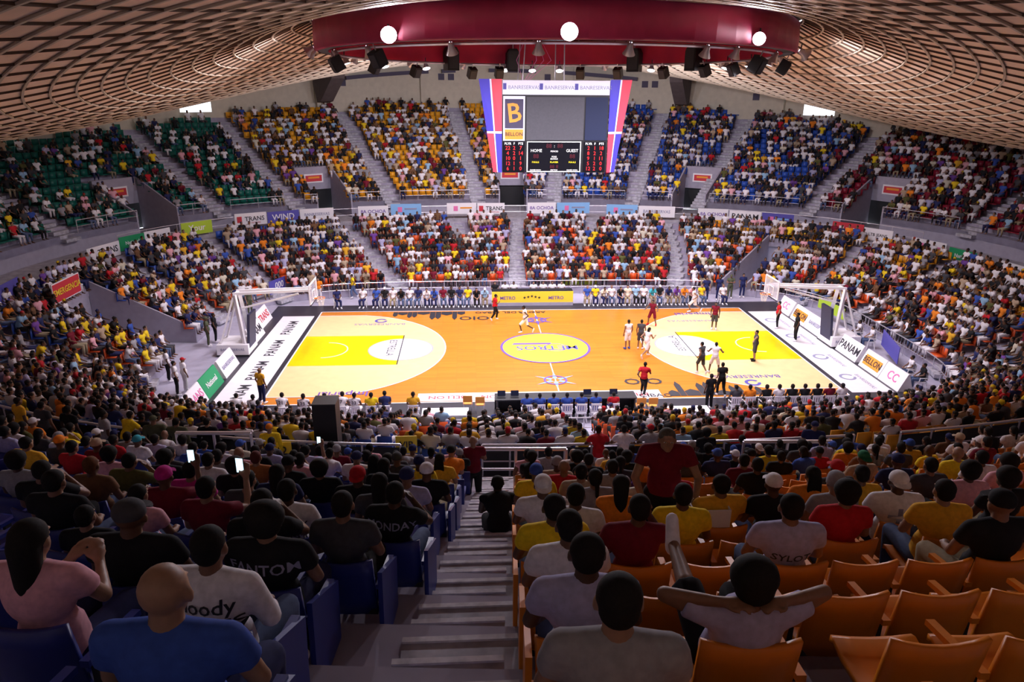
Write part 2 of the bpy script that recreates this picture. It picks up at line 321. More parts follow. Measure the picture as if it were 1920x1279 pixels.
# crimson lighting ring
lr = empty('lighting_ring', (0, 0, 15.5)); tag(lr, 'crimson fabric covered lighting ring hanging below the ceiling over the court', 'lighting ring')
q = MB(); n = 72
prof = [(11.35, 0), (11.5, .06), (11.52, .7), (11.5, 1.25), (11.35, 1.32)]
for i in range(n):
    a0, a1 = 2*PI*i/n, 2*PI*(i+1)/n; wob = lambda k, a: .05*math.sin(7*a+k)+.03*math.sin(17*a+2*k)
    V = [P(r+wob(k, a0), a0, z) for k, (r, z) in enumerate(prof)]+[P(r+wob(k, a1), a1, z) for k, (r, z) in enumerate(prof)]
    q.add(V, [(k, k+1, k+6, k+5) for k in range(4)])
q.build('outer_cover', 'crimson', lr, smooth=True)
q = MB(); q.lathe([(10.9, 0), (10.88, 1.3)], 72); q.build('inner_cover', 'crimson2', lr, smooth=True)
q = MB(); q.lathe([(11.35, .02), (10.9, .02)], 72); q.lathe([(11.35, 1.3), (10.88, 1.3)], 72); q.build('ring_frame', 'darkmetal', lr)
q = MB(); q.lathe([(10.6, -.12), (10.66, -.06), (10.6, 0), (10.54, -.06), (10.6, -.12)], 72); q.build('lamp_rail', 'steel', lr)
for i in range(24): MB().bar(P(11.1, i*PI/12, 1.3), P(11.1, i*PI/12, 1.6), .06).build('hanger', 'steel', lr)

def wall_piece(mb, r, a0, a1, zt0=None, zb=None, top=None):
    n = max(2, int((a1-a0)/1.0)); A = [math.radians(a0+(a1-a0)*i/n) for i in range(n+1)]
    for a, b in zip(A[:-1], A[1:]):
        za, zb_ = roof_z(min(r, 41), a)+.1, roof_z(min(r, 41), b)+.1
        if top is not None: za = min(za, top); zb_ = min(zb_, top)
        bot = 4.0 if zb is None else zb
        mb.add([P(r, a, bot), P(r, b, bot), P(r, b, zb_), P(r, a, za)], [(0, 1, 2, 3)])
OPEN = [(-71, -67), (-57, -53), (-46, -42), (42, 46), (66, 72)]        # openings under the roof edge with daylight outside
def is_open(d): return any(a <= d <= b for a, b in OPEN)
q = MB(); q2 = MB(); q3 = MB()
for i in range(-180, 180, 2):
    d = i+1; rad = math.radians(d)
    if is_open(d):
        zb = up_z(int((RW-pol(30.5, 24, 2.3, rad))/.85))+1.3; wall_piece(q, RW, i, i+2, top=zb)
    else: wall_piece(q, RW, i, i+2)
struct(q.build('wall_outer', 'wallc'))
for k in range(24):                                   # projecting wall bays with a grille each
    a0 = -180+k*15+2; a1 = a0+7.5
    if any(a0 < b and a1 > a for a, b in OPEN): continue
    pl = MB(); wall_piece(pl, RW-.55, a0, a1)
    for a in (a0, a1): r_ = math.radians(a); pl.add([P(RW-.55, r_, 4), P(RW, r_, 4), P(RW, r_, roof_z(RW, r_)), P(RW-.55, r_, roof_z(RW, r_))], [(0, 1, 2, 3)])
    b = struct(pl.build('wall_bay', 'wallc')); am = math.radians((a0+a1)/2); zt = roof_z(RW, am)
    zb = 5.3+.4*(RW-pol(30.5, 24, 2.3, am))/.85
    for dx in ((-.5, .5) if k % 2 else (0,)):
        c = P(RW-.58, am+dx/40, zb+.52*(zt-zb)+.35); MB().box(c, (.62, .06, .62), rz=-am).build('wall_grille', 'duct', b)
for a0, a1 in ((-24, -12), (-10.5, -8), (8, 19), (-3, 4)):
    q = MB()
    for i in range(a0 if isinstance(a0, int) else int(a0), int(a1)): q.bar(P(RW-1.2, math.radians(i), roof_z(40, math.radians(i))-1.0), P(RW-1.2, math.radians(i+1), roof_z(40, math.radians(i+1))-1.0), .5, .35)
    tag(q.build('air_duct', 'duct'), 'dark duct running along the far wall below the roof edge near %d degrees round' % ((a0+a1)/2) if 0 else ('dark duct under the roof on the far wall, ' + {-24: 'left of the scoreboard', -10.5: 'just left of the scoreboard', 8: 'right of the scoreboard', -3: 'behind the scoreboard'}[a0]), 'duct', 'ducts on the far wall')
for a, s in ((-27.5, 'left'), (25.5, 'right')):
    q = MB(); r_ = math.radians(a); zt = roof_z(36, r_)
    q.prism([P(40.2, r_-.012, zt+.6), P(34, r_-.012, zt+.3), P(34.6, r_-.012, zt-.6), P(38.2, r_-.012, zt-2.6), P(39.3, r_-.012, zt-2.7), P(40.2, r_-.012, zt-1)], P(1, r_+PI/2, 0)*1.2)
    tag(q.build('roof_strut', 'strut'), 'massive dark concrete roof strut on the far wall, %s of the scoreboard' % s, 'strut', 'roof struts')

# ------------------------------------------------------------------ portals and cut-outs in the stands
for n, a in enumerate(PORT):
    am = math.radians(a); r0, r1 = up_r(0, am), up_r(5, am); hw = 3.0*D2R
    b = empty('portal', P(r0, am, CONC)); q = MB(); inv = P(r0, am, CONC)
    def L(p): return Vector(p)-inv
    for s in (-1, 1):
        ph = am+s*hw; top = [(0, 5.6), (5, 7.6)]
        q.prism([L(P(up_r(0, ph), ph, CONC)), L(P(up_r(5, ph), ph, CONC)), L(P(up_r(5, ph), ph, 7.7)), L(P(up_r(0, ph), ph, 5.75))], P(.12, ph-s*PI/2, 0))
    q.build('side_wall', 'greywall', b)
    q = MB(); c = P(r1-.1, am, 6.75); q.box(L(c), (2*hw*r1, .3, 1.9), rz=-am); q.build('lintel', 'greywall', b)
    q = MB(); q.box(L(P(r1+.1, am, 4.85)), (2*hw*r1+2.4, .2, 1.9), rz=-am); q.build('doorway_shade', 'black', b)  # black slab paints the shade inside the opening
    s_ = MB().box(L(P(r1-.29, am, 6.75)), (1.7, .06, .75), rz=-am).build('sign', 'inkwhite', b)
    MB().box(L(P(r1-.33, am, 6.75)), (1.45, .04, .5), rz=-am).build('sign_face', 'inkred', s_)
    MB().box(L(P(r1-.36, am, 6.82)), (1.0, .02, .16), rz=-am).build('sign_band', 'inkorange', s_)
    tag(b, 'grey exit portal with red lit sign in the upper stand, %s' % ['below the orange seats', 'straight below the scoreboard', 'below the blue seats', 'among the green seats at left', 'among the dark red seats at right'][n], 'portal', 'exit portals'); b['kind'] = 'structure'
for a0, a1, rows, nm, m_ in ((-95, -85, 8, 'left', 'greywall'), (51, 56, 8, 'right', 'dayl')):
    q = MB(); zt = low_z(7)+.9
    for a, s in ((a0, 1), (a1, -1)):
        r_ = math.radians(a); q.prism([P(low_r(0, r_), r_, 0), P(low_r(8, r_), r_, 0), P(low_r(8, r_), r_, zt), P(low_r(0, r_), r_, .9)], P(.12, r_+s*PI/2, 0))
    am = math.radians((a0+a1)/2); wv = abs(a1-a0)*D2R*low_r(8, am); c = P(low_r(8, am)+.1, am, zt/2-.15); q.box(c, (wv+1.6, .2, zt-.3), rz=-am)
    struct(q.build('wall_tunnel_'+nm, 'greywall'))
    q = MB().box(P(low_r(8, am)-.03, am, 1.15), (min(2.2, wv*.6), .06, 2.3), rz=-am); struct(q.build('tunnel_mouth_'+nm, m_ if nm == 'right' else 'black'))  # slab across the mouth: black for its shade at left, pale blue at right
q = MB(); am = -91.2*D2R
sg = empty('emergency_sign', P(low_r(7.5, am), am, 3.85)); MB().box((0, 0, 0), (2.7, .08, .95), rz=-am).build('sign_panel', 'inkred', sg); MB().box((0, 0, 0), (2.8, .06, 1.05), rz=-am).build('sign_frame', 'inkwhite', sg)
text('EMERGENCIA', .46, 'inkyellow', sg, frame(P(-.06, am, 0), P(1, am+PI/2, 0), (0, 0, 1)), bold=True); tag(sg, 'red EMERGENCIA sign with yellow letters above the left tunnel', 'sign')

# ------------------------------------------------------------------ aisle stairs
def aisle(a, rf, zf, rows, wdt, name, label):
    q = MB(); ph = math.radians(a)
    for k in range(7 if rf is low_r and lo_short(a) else 0, rows):
        if rf is low_r: ph = math.radians(lo_ang(a, k+.5))
        if rf(k+.5, ph) >= RW: break
        for h in (0, 1):
            z = zf(k)+(.0 if h else -.5*(zf(1)-zf(0)))+.03; r0 = rf(k-.5+h*.5, ph); r1 = rf(k+h*.5+.02, ph); q.box(P((r0+r1)/2, ph, z-.1), (wdt, r1-r0, .2), rz=-ph)
    o = q.build(name, 'step'); tag(o, label, 'stairs', 'aisle stairs'); o['kind'] = 'structure'
for i, a in enumerate(UP_A): aisle(a, up_r, up_z, 18, 1.2, 'stairs_upper', 'concrete aisle stairs in the upper stand, %s round the bowl' % ordw(i))
for i, a in enumerate(LO_A): aisle(a, low_r, low_z, 11, 1.2, 'stairs_lower', 'concrete aisle stairs in the lower stand, %s round the bowl' % ordw(i))
st = empty('aisle_stairs', (NA(-24), -24, 5.1)); tag(st, 'worn grey concrete aisle stairs running down between blue and orange seats', 'stairs'); st['kind'] = 'structure'
for k in range(-1, 16):
    for h in (0, 1):
        y1 = -(24+.85*(k+h*.5)); y0 = y1-.44; z = up_z(k)+(.2 if h else 0)+.02
        if k < 0: z = 4.9+.2*h
        x = NA((y0+y1)/2)-(.05 if h else 0); wd = .74 if h else .84
        V = [(x-wd/2, y1+.02, z-.22), (x+wd/2, y1+.02, z-.22), (x+wd/2, y0, z-.22), (x-wd/2, y0, z-.22), (x-wd/2, y1+.02, z-.012), (x+wd/2, y1+.02, z-.012), (x+wd/2, y0, z), (x-wd/2, y0, z)]
        o = MB().add([Vector(v)-st.location for v in V], [(0, 1, 2, 3), (4, 7, 6, 5), (0, 4, 5, 1), (1, 5, 6, 2), (2, 6, 7, 3), (3, 7, 4, 0)]).build('step', 'step', st); MB().box(Vector((x, y1, z-.008))-st.location, (wd, .05, .03)).build('nosing', 'nosing', o)

# ------------------------------------------------------------------ railings
def railing(pts, h, label, group=None, rails=(1, .5), pr=.025, panel=None, posts=True, every=1):
    o = empty('railing', pts[0]); b = Vector(pts[0]); pts = [Vector(p)-b for p in pts]
    for i, f in enumerate(rails):
        q = MB(); q.tube([p+Vector((0, 0, h*f)) for p in pts], pr*(1.25 if f == 1 else .8), 6); q.build('rail', 'steel', o)
    for i, p in enumerate(pts):
        if i % every == 0 or i == len(pts)-1: MB().tube([p, p+Vector((0, 0, h))], pr, 6).build('post', 'steel', o)
    if panel:
        q = MB(); A = [p+Vector((0, 0, .06)) for p in pts]; B = [p+Vector((0, 0, h*.92)) for p in pts]; strip(q, A, B); q.build('shade_panel', panel, o)  # black sheet paints the darkness below the rail
    return tag(o, label, 'railing', group)
def arc_path(rf, d, z, a0, a1, n): return [P(rf(d, math.radians(a0+(a1-a0)*i/n)), math.radians(a0+(a1-a0)*i/n), z) for i in range(n+1)]
railing(arc_path(low_r, 11.1, CONC, 164, 190.5, 14), 1.05, 'long steel railing with painted shade behind the near lower stand, ahead of the aisle', 'near railings', (1, .55, .1), .03, 'black')
railing(arc_path(low_r, 11.1, CONC, 118, 160.5, 18), 1.05, 'long steel railing with painted shade behind the near lower stand, at right', 'near railings', (1, .55, .1), .03, 'black')
railing(arc_path(low_r, 11.1, CONC, 196, 242, 18), 1.05, 'long steel railing with painted shade behind the near lower stand, at left', 'near railings', (1, .55, .1), .03, 'black')
def short_rail(u0, u1, v, z, label):
    a, b = atz(u0, v, z), atz(u1, v, z); d = (b-a).normalized(); n = max(2, int((b-a).length/1.1))
    a.z -= 1.0; b.z -= 1.0
    railing([a+(b-a)*i/n for i in range(n+1)], 1.0, label, 'short stair railings', (1, .5), .035)
short_rail(872, 1062, 842, 6.3, 'short steel guard rail at the foot of the central aisle')
short_rail(1395, 1560, 828, 6.2, 'short steel guard rail in front of the orange block, right of the vendor')
short_rail(330, 470, 812, 6.2, 'short steel guard rail at the left stairs behind the soldiers')
railing(arc_path(low_r, -.25, 0, -56, 50, 30), 1.0, 'steel railing along the front of the far lower stand behind the benches', None, (1, .55), .025)
railing(arc_path(low_r, -.25, 0, 120, 236, 34), 1.0, 'steel railing along the front of the near lower stand beside the scorer table', None, (1, .55), .025)
railing(arc_path(low_r, -.25, 0, 58, 118, 22), 1.0, 'steel railing along the front of the right lower stand', None, (1, .55), .025)
ua = sorted([a for a in UP_A if -80 < a < 80])
for i, (a, b) in enumerate(zip(ua[:-1], ua[1:])):
    cuts = [p for p in PORT if a < p < b]; segs = [(a+1.6, cuts[0]-2.8), (cuts[0]+2.8, b-1.6)] if cuts else [(a+1.6, b-1.6)]
    for j, (s0, s1) in enumerate(segs):
        if s1-s0 > 1: railing(arc_path(up_r, .02, 5.1, s0, s1, max(2, int((s1-s0)/3))), .8, 'steel front railing of the upper stand, %s section from the left, %s piece' % (ordw(i), ordw(j)), 'upper stand railings', (1, .5), .025)

# ------------------------------------------------------------------ advertising banners on the concourse edge
BAN = [(165, 225, 478, 'inkwhite', 'TRANS', 'ink'), (225, 272, 459, 'inkgreen', 'National', 'inkwhite'), (272, 320, 448, 'inkwhite', 'LTB JEANS', 'ink'), (341, 398, 432, 'inklime', 'Your', 'inkwhite'),
 (441, 500, 415, 'inkwhite', 'TRANS', 'ink'), (502, 561, 411, 'inkblue', 'WIND', 'inkwhite'), (563, 626, 406, 'inkwhite', 'BANRESERVAS', 'inkgrey'), (672, 728, 401, 'inkwhite', '8A OCHOA', 'inkpurple'),
 (733, 790, 397, 'inklblue', '', 'ink'), (838, 893, 395, 'inkwhite', '', 'inkorange'), (895, 946, 395, 'inkwhite', 'TRANS', 'ink'), (989, 1042, 394, 'inkwhite', '8A OCHOA', 'inkpurple'), (1044, 1105, 394, 'inklblue', '', 'ink'),
 (1137, 1195, 398, 'inklblue', '', 'ink'), (1197, 1265, 401, 'inkwhite', 'BANRESERVAS', 'inkgrey'), (1308, 1364, 406, 'inkwhite', '8A OCHOA', 'inkpurple'), (1367, 1426, 411, 'inkwhite', 'PANAM', 'ink'), (1428, 1487, 416, 'inkblue', '', 'inklblue'),
 (1560, 1618, 434, 'inkred', '', 'inkwhite'), (1619, 1672, 446, 'inkwhite', 'LTB JEANS', 'ink'), (1708, 1772, 468, 'inkwhite', '', 'inkpink'), (1778, 1828, 487, 'inkgreen', 'National', 'inkwhite'), (1868, 1925, 514, 'inkwhite', '8A OCHOA', 'inkpurple')]
WORDS = {'inkwhite': 'white', 'inkgreen': 'green', 'inklime': 'lime green', 'inkblue': 'dark blue', 'inklblue': 'light blue', 'inkred': 'red'}
def on_curve(u, v):       # the point of the concourse edge seen in that direction
    best = None
    for zi in np.arange(3.6, 5.6, .05):
        p = atz(u, v, zi); r = math.hypot(p.x, p.y); e = abs(r-low_r(10.9, math.atan2(p.x, p.y)))
        if best is None or e < best[0]: best = (e, p)
    return best[1]
for i, (u0, u1, v, bg, t, fg) in enumerate(BAN):
    sl = (BAN[min(i+1, len(BAN)-1)][2]-BAN[max(i-1, 0)][2])/max(1, BAN[min(i+1, len(BAN)-1)][0]-BAN[max(i-1, 0)][0])
    a = on_curve(u0, v-sl*(u1-u0)/2); b = on_curve(u1, v+sl*(u1-u0)/2); zc = (a.z+b.z)/2+.18; a.z = b.z = zc
    c = (a+b)/2; x = (b-a); Lb = x.length; x.normalize(); h = .85
    bn = empty('banner', c); R = frame((0, 0, 0), x, (0, 0, 1)).to_3x3()
    MB().box((0, 0, 0), (Lb, .9, .04), rot=R).build('cloth', bg, bn)
    if not t: MB().box(R @ Vector((-.2*Lb, 0, .03)), (.35, .4, .01), rot=R).build('emblem', 'inkpink' if bg != 'inkred' else 'inkwhite', bn); MB().box(R @ Vector((.15*Lb, .05, .03)), (.4*Lb, .12, .01), rot=R).build('emblem_band', fg if fg != 'ink' else 'inkgrey', bn)
    if t:
        sx = min(.62, Lb*(.62 if t == 'TRANS' else .8)/(len(t)*.62)); text(t, sx, fg, bn, frame((R @ Vector((.12*Lb if t in ('TRANS',) else 0, 0, .03))), x, (0, 0, 1)), bold=True)
        if t == 'TRANS': text('MOTORS', .17, 'inkred', bn, frame(R @ Vector((.15*Lb, -.3, .03)), x, (0, 0, 1))); MB().box(R @ Vector((-.36*Lb, 0, .03)), (.35, .45, .01), rot=R).build('emblem', 'inkred', bn)
    tag(bn, '%s advertising banner %son the concourse railing, %s' % (WORDS[bg], 'with lettering ' if t else 'with small emblem ', '%s from the left' % ordw(i)), 'banner', 'advertising banners along the concourse')
for i in range(4):
    a = -24+i*9.5 if i < 2 else -24+i*10.5
bl = railing(arc_path(low_r, 11.1, CONC, -72, 72, 60), 1.0, 'steel railing on the concourse edge carrying the banners', None, (1, .5), .022, every=2)

def px_banner(u0, v0, u1, v1, z, h, bg, t, fg, label, name='banner', yfix=None, cat='banner'):
    a, b = (atz(u0, v0, z), atz(u1, v1, z)) if yfix is None else (aty(u0, v0, yfix), aty(u1, v1, yfix)); b.z = a.z; c = (a+b)/2; x = b-a; Lb = x.length; x.normalize(); R = frame((0, 0, 0), x, (0, 0, 1)).to_3x3()
    o = empty(name, c); MB().box((0, 0, 0), (Lb, h, .03), rot=R).build('cloth' if cat == 'banner' else 'plate', bg, o)
    if t: text(t, min(h*.7, Lb*.85/(len(t)*.62)), fg, o, frame(R @ Vector((0, 0, .025)), x, (0, 0, 1)), bold=True)
    return tag(o, label, cat)
px_banner(745, 531, 925, 530, .62, .62, 'inkwhite', 'BANRESERVAS', 'inkgrey', 'long white banner on the far courtside railing behind the bench')
px_banner(1052, 530, 1122, 529, .62, .62, 'inklime', '', 'inkwhite', 'lime green banner on the far courtside railing right of the yellow table')
px_banner(505, 541, 541, 527, 1.1, .9, 'inkblue', '000', 'inkwhite', 'dark blue banner lettered 000 at the far left corner')
px_banner(448, 562, 503, 543, .9, .7, 'inkwhite', 'BANRESERVAS', 'inkgrey', 'white banner beyond the left basket')
px_banner(1655, 632, 1685, 668, 1.0, .9, 'inkblue', '', 'inkwhite', 'blue banner on the railing beyond the right basket')
px_banner(1535, 566, 1583, 590, .9, .7, 'inklime', '', 'inkwhite', 'lime green banner behind the right basket stand')
px_banner(-10, 560, 36, 535, 4.4, .9, 'inkblue', '', 'inklblue', 'blue banner at the left edge of the concourse')
for u, v, t, lab in ((762, 834, 'VIP', 'yellow VIP sign on the near railing left of the aisle'), (527, 846, '22', 'yellow sign with number 22 below the usher')):
    px_banner(u-20, v, u+20, v-1, 4.75, .5, 'inkyellow', t, 'ink', lab, 'section_sign', cat='sign')

# ------------------------------------------------------------------ people: pose templates
def joints(kind):
    J = {}
    def both(n, x, y, z): J[n+'L'] = Vector((-x, y, z)); J[n+'R'] = Vector((x, y, z))
    if kind.startswith('sit') or kind == 'recline':
        J['pel'] = Vector((0, 0, .53)); J['wai'] = Vector((0, -.03, .70)); J['che'] = Vector((0, -.05, .94)); J['nec'] = Vector((0, -.05, 1.10)); J['hed'] = Vector((0, -.02, 1.23)); both('sho', .185, -.05, 1.045)
        both('elb', .25, .02, .80); both('wri', .13, .25, .68); both('fin', .07, .33, .66); both('hip', .09, .02, .52); both('kne', .13, .44, .51); both('ank', .13, .40, .10); both('toe', .14, .56, .045)
        if kind == 'sit_fwd':
            J['wai'].y += .03; J['che'].y = .10; J['nec'].y = .19; J['nec'].z = 1.06; J['hed'] = Vector((0, .25, 1.18)); both('sho', .185, .15, 1.0); both('elb', .21, .32, .70); both('wri', .08, .48, .66); both('fin', .03, .55, .62)
        if kind == 'sit_phone': J['elbR'] = Vector((.27, .16, .95)); J['wriR'] = Vector((.20, .30, 1.15)); J['finR'] = Vector((.19, .33, 1.24))
        if kind == 'sit_face': J['elbR'] = Vector((.26, .18, .84)); J['wriR'] = Vector((.12, .14, 1.08)); J['finR'] = Vector((.08, .11, 1.17)); J['hed'].x = .02
        if kind == 'sit_text': both('elb', .24, .08, .83); both('wri', .09, .30, .86); both('fin', .05, .36, .93)
        if kind == 'sit_wide': both('elb', .31, .0, .80); both('wri', .30, .26, .70); both('fin', .29, .36, .69)
        if kind == 'recline':
            J['che'] = Vector((0, -.12, .88)); J['nec'] = Vector((0, -.15, 1.02)); J['hed'] = Vector((0, -.12, 1.15)); both('sho', .19, -.13, .97); both('elb', .40, -.06, 1.03); both('wri', .16, -.17, 1.07); both('fin', .06, -.22, 1.10); J['pel'] = Vector((0, .06, .52)); J['wai'] = Vector((0, 0, .66)); both('hip', .09, .1, .52)
            J['kneL'] = Vector((-.12, .5, .66)); J['ankL'] = Vector((-.1, .9, .66)); J['toeL'] = Vector((-.1, .97, .79)); J['kneR'] = Vector((.18, .52, .6)); J['ankR'] = Vector((.16, .56, .2)); J['toeR'] = Vector((.17, .72, .14))
    else:
        J['pel'] = Vector((0, 0, .95)); J['wai'] = Vector((0, 0, 1.12)); J['che'] = Vector((0, 0, 1.33)); J['nec'] = Vector((0, -.01, 1.49)); J['hed'] = Vector((0, .02, 1.63)); both('sho', .19, -.01, 1.43); both('elb', .25, -.03, 1.15); both('wri', .24, .07, .91); both('fin', .23, .10, .81)
        both('hip', .095, 0, .93); both('kne', .11, .02, .50); both('ank', .12, -.02, .09); both('toe', .14, .14, .04)
        if kind == 'stand_rail':
            J['che'].y = .1; J['nec'].y = .16; J['hed'] = Vector((0, .21, 1.6)); both('sho', .19, .12, 1.41); both('elb', .30, .28, 1.17); both('wri', .2, .45, 1.08); both('fin', .12, .5, 1.07)
        if kind == 'stand_cross': both('elb', .27, .06, 1.17); both('wri', .02, .19, 1.20); both('fin', -.08, .17, 1.22)
        if kind == 'stand_vendor': both('elb', .30, .12, 1.17); both('wri', .24, .34, 1.02); both('fin', .22, .43, 1.0); J['hed'] = Vector((.02, .09, 1.6))
        if kind == 'wide':
            both('hip', .1, -.02, .86); J['pel'].z = .88; J['wai'] = Vector((0, .02, 1.05)); J['che'] = Vector((0, .06, 1.26)); J['nec'] = Vector((0, .09, 1.41)); J['hed'] = Vector((0, .13, 1.54)); both('sho', .19, .07, 1.35); both('kne', .2, .1, .47); both('ank', .25, -.02, .09); both('toe', .29, .13, .04); both('elb', .36, .12, 1.12); both('wri', .40, .33, 1.05); both('fin', .41, .42, 1.07)
        if kind in ('run', 'walk'):
            k = 1 if kind == 'run' else .55
            J['che'].y = .06*k; J['nec'].y = .09*k; J['hed'].y = .13*k; both('sho', .19, .06*k, 1.43)
            J['kneL'] = Vector((-.1, .32*k, .56)); J['ankL'] = Vector((-.11, .22*k, .12+.04*k)); J['toeL'] = Vector((-.12, .38*k, .08)); J['kneR'] = Vector((.1, -.10*k, .50)); J['ankR'] = Vector((.11, -.48*k, .22*k+.08)); J['toeR'] = Vector((.12, -.42*k, .05+.02*k))
            J['elbL'] = Vector((-.27, -.20*k, 1.20)); J['wriL'] = Vector((-.25, .0, 1.02)); J['finL'] = Vector((-.24, .08, .98)); J['elbR'] = Vector((.27, .16*k, 1.18)); J['wriR'] = Vector((.2, .36*k, 1.22)); J['finR'] = Vector((.18, .43*k, 1.28))
        if kind == 'point':
            J['elbL'] = Vector((-.45, .14, 1.40)); J['wriL'] = Vector((-.68, .24, 1.36)); J['finL'] = Vector((-.82, .29, 1.35))
    return J
def skin_union(prims, vox, tris, name, smooth=4):
    q = MB()
    for p in prims:
        if p[0] == 'e': q.ell(p[1], p[2], 14, 9)
        elif p[0] == 'c':      # round capsule, tapered
            a, b = Vector(p[1]), Vector(p[2]); q.cone(a, b, p[3], p[4], 12); q.ell(a, (p[3],)*3, 12, 8); q.ell(b, (p[4],)*3, 12, 8)
        elif p[0] == 'f': q.cone(p[1], p[2], p[3], p[4], 14)      # flat-ended
    o = q.build('tmp', 'skin'); m = o.modifiers.new('r', 'REMESH'); m.mode = 'VOXEL'; m.voxel_size = vox
    s = o.modifiers.new('s', 'SMOOTH'); s.iterations = smooth; s.factor = .5
    d = o.modifiers.new('d', 'DECIMATE'); bpy.context.view_layer.update()
    me = o.evaluated_get(bpy.context.evaluated_depsgraph_get()).data; n0 = len(me.polygons)*2
    d.ratio = min(1, tris/max(1, n0)); bpy.context.view_layer.update(); me = evalmesh(o); me.name = name
    old = o.data; bpy.data.objects.remove(o); bpy.data.meshes.remove(old)
    me.polygons.foreach_set('use_smooth', [True]*len(me.polygons)); return me
def body_prims(J):
    A = []; e = lambda c, r: A.append(('e', c, r)); c = lambda a, b, r0, r1: A.append(('c', a, b, r0, r1))
    e(J['pel'], (.165, .125, .12)); e(J['wai'], (.145, .105, .15)); e(J['che'], (.170, .118, .17)); c(J['wai'], J['che'], .10, .105); c(J['pel'], J['wai'], .11, .10)
    for s in 'LR':
        c(J['che']+(J['sho'+s]-J['che'])*.45, J['sho'+s], .075, .058); c(J['nec']-Vector((0, 0, .02)), J['sho'+s], .05, .045)
        c(J['sho'+s], J['elb'+s], .052, .04); c(J['elb'+s], J['wri'+s], .041, .027)
        w_, f = J['wri'+s], J['fin'+s]; d = (f-w_).normalized(); sx = 1 if s == 'R' else -1
        side = d.cross(Vector((0, 0, 1))); side = side.normalized() if side.length > .1 else Vector((1, 0, 0)); up = side.cross(d)
        pm = w_+d*.075; c(w_, pm, .028, .03)
        for k_ in range(4):
            o = side*(k_-1.5)*.021; L_ = (.06, .072, .068, .055)[k_]; p0 = w_+d*.085+o; p1 = p0+d*L_*.55-up*.008; p2 = p1+d*L_*.5-up*.028; c(p0-d*.03, p1, .0105, .0095); c(p1, p2, .0095, .008)
        t0 = w_+d*.035-side*sx*.028; t1 = t0+d*.035-side*sx*.03; c(t0, t1, .013, .011); c(t1, t1+d*.03-up*.01, .011, .009)
        c(J['hip'+s], J['kne'+s], .085, .06); c(J['kne'+s], J['ank'+s], .057, .037); c(J['ank'+s]-Vector((0, .0, .03)), J['toe'+s], .04, .032)
    h = J['hed']; c(J['nec']-Vector((0, 0, .06)), h-Vector((0, .02, .05)), .062, .052)
    V = Vector
    e(h+V((0, -.012, .022)), (.077, .095, .092)); e(h+V((0, .022, -.04)), (.060, .070, .078)); e(h+V((0, .06, -.085)), (.035, .032, .028)); c(h+V((0, .088, .005)), h+V((0, .108, -.028)), .010, .014)
    for s in (-1, 1): e(h+V((s*.079, -.005, -.012)), (.012, .022, .032)); e(h+V((s*.03, .082, .022)), (.022, .014, .008))
    e(h+V((0, .086, -.058)), (.022, .012, .008))
    return A
def shirt_prims(J, sleeve=.55, tank=False):
    A = []; e = lambda c, r: A.append(('e', c, r)); c = lambda a, b, r0, r1: A.append(('c', a, b, r0, r1))
    up = (J['che']-J['wai']).normalized(); e(J['wai'], (.166, .128, .17)); e(J['che'], (.190, .138, .185)); A.append(('f', J['pel']+(J['wai']-J['pel'])*.05, J['wai'], .168, .160)); c(J['wai'], J['che'], .125, .128)
    for s in 'LR':
        c(J['che']+(J['sho'+s]-J['che'])*.45, J['sho'+s], .093, .07 if not tank else .058)
        c(J['nec']-Vector((0, 0, .032)), J['sho'+s], .068, .066)
        if not tank: b = J['sho'+s]+(J['elb'+s]-J['sho'+s])*sleeve; A.append(('f', J['sho'+s], b, .072, .068 if sleeve < .9 else .055))
        if sleeve > .95: A.append(('f', J['elb'+s], J['elb'+s]+(J['wri'+s]-J['elb'+s])*.92, .056, .043)); e(J['elb'+s], (.056,)*3)
    return A
def trouser_prims(J, short):
    A = [('e', J['pel'], (.180, .142, .125)), ('c', J['pel'], J['wai']-(J['wai']-J['pel'])*.35, .13, .125)]
    for s in 'LR':
        h, k, a = J['hip'+s], J['kne'+s], J['ank'+s]; A.append(('c', h, h+(k-h)*.5, .103, .09))
        if short: A.append(('f', h+(k-h)*.3, h+(k-h)*.98, .098, .092))
        else: A += [('f', h+(k-h)*.4, k, .092, .075), ('e', k, (.074,)*3), ('f', k, k+(a-k)*.93, .072, .058)]
    return A
def shoe_prims(J, side):
    A = []
    for s in side: a, t = J['ank'+s], J['toe'+s]; A += [('c', a+Vector((0, -.01, -.035)), t, .05, .042), ('f', a+Vector((0, 0, -.04)), a+Vector((0, 0, .03)), .05, .047)]
    return A
POSES = ['sit', 'sit_fwd', 'sit_phone', 'sit_face', 'sit_text', 'sit_wide', 'recline', 'stand', 'stand_rail', 'stand_cross', 'stand_vendor', 'wide', 'run', 'walk', 'point']
TPL = {}
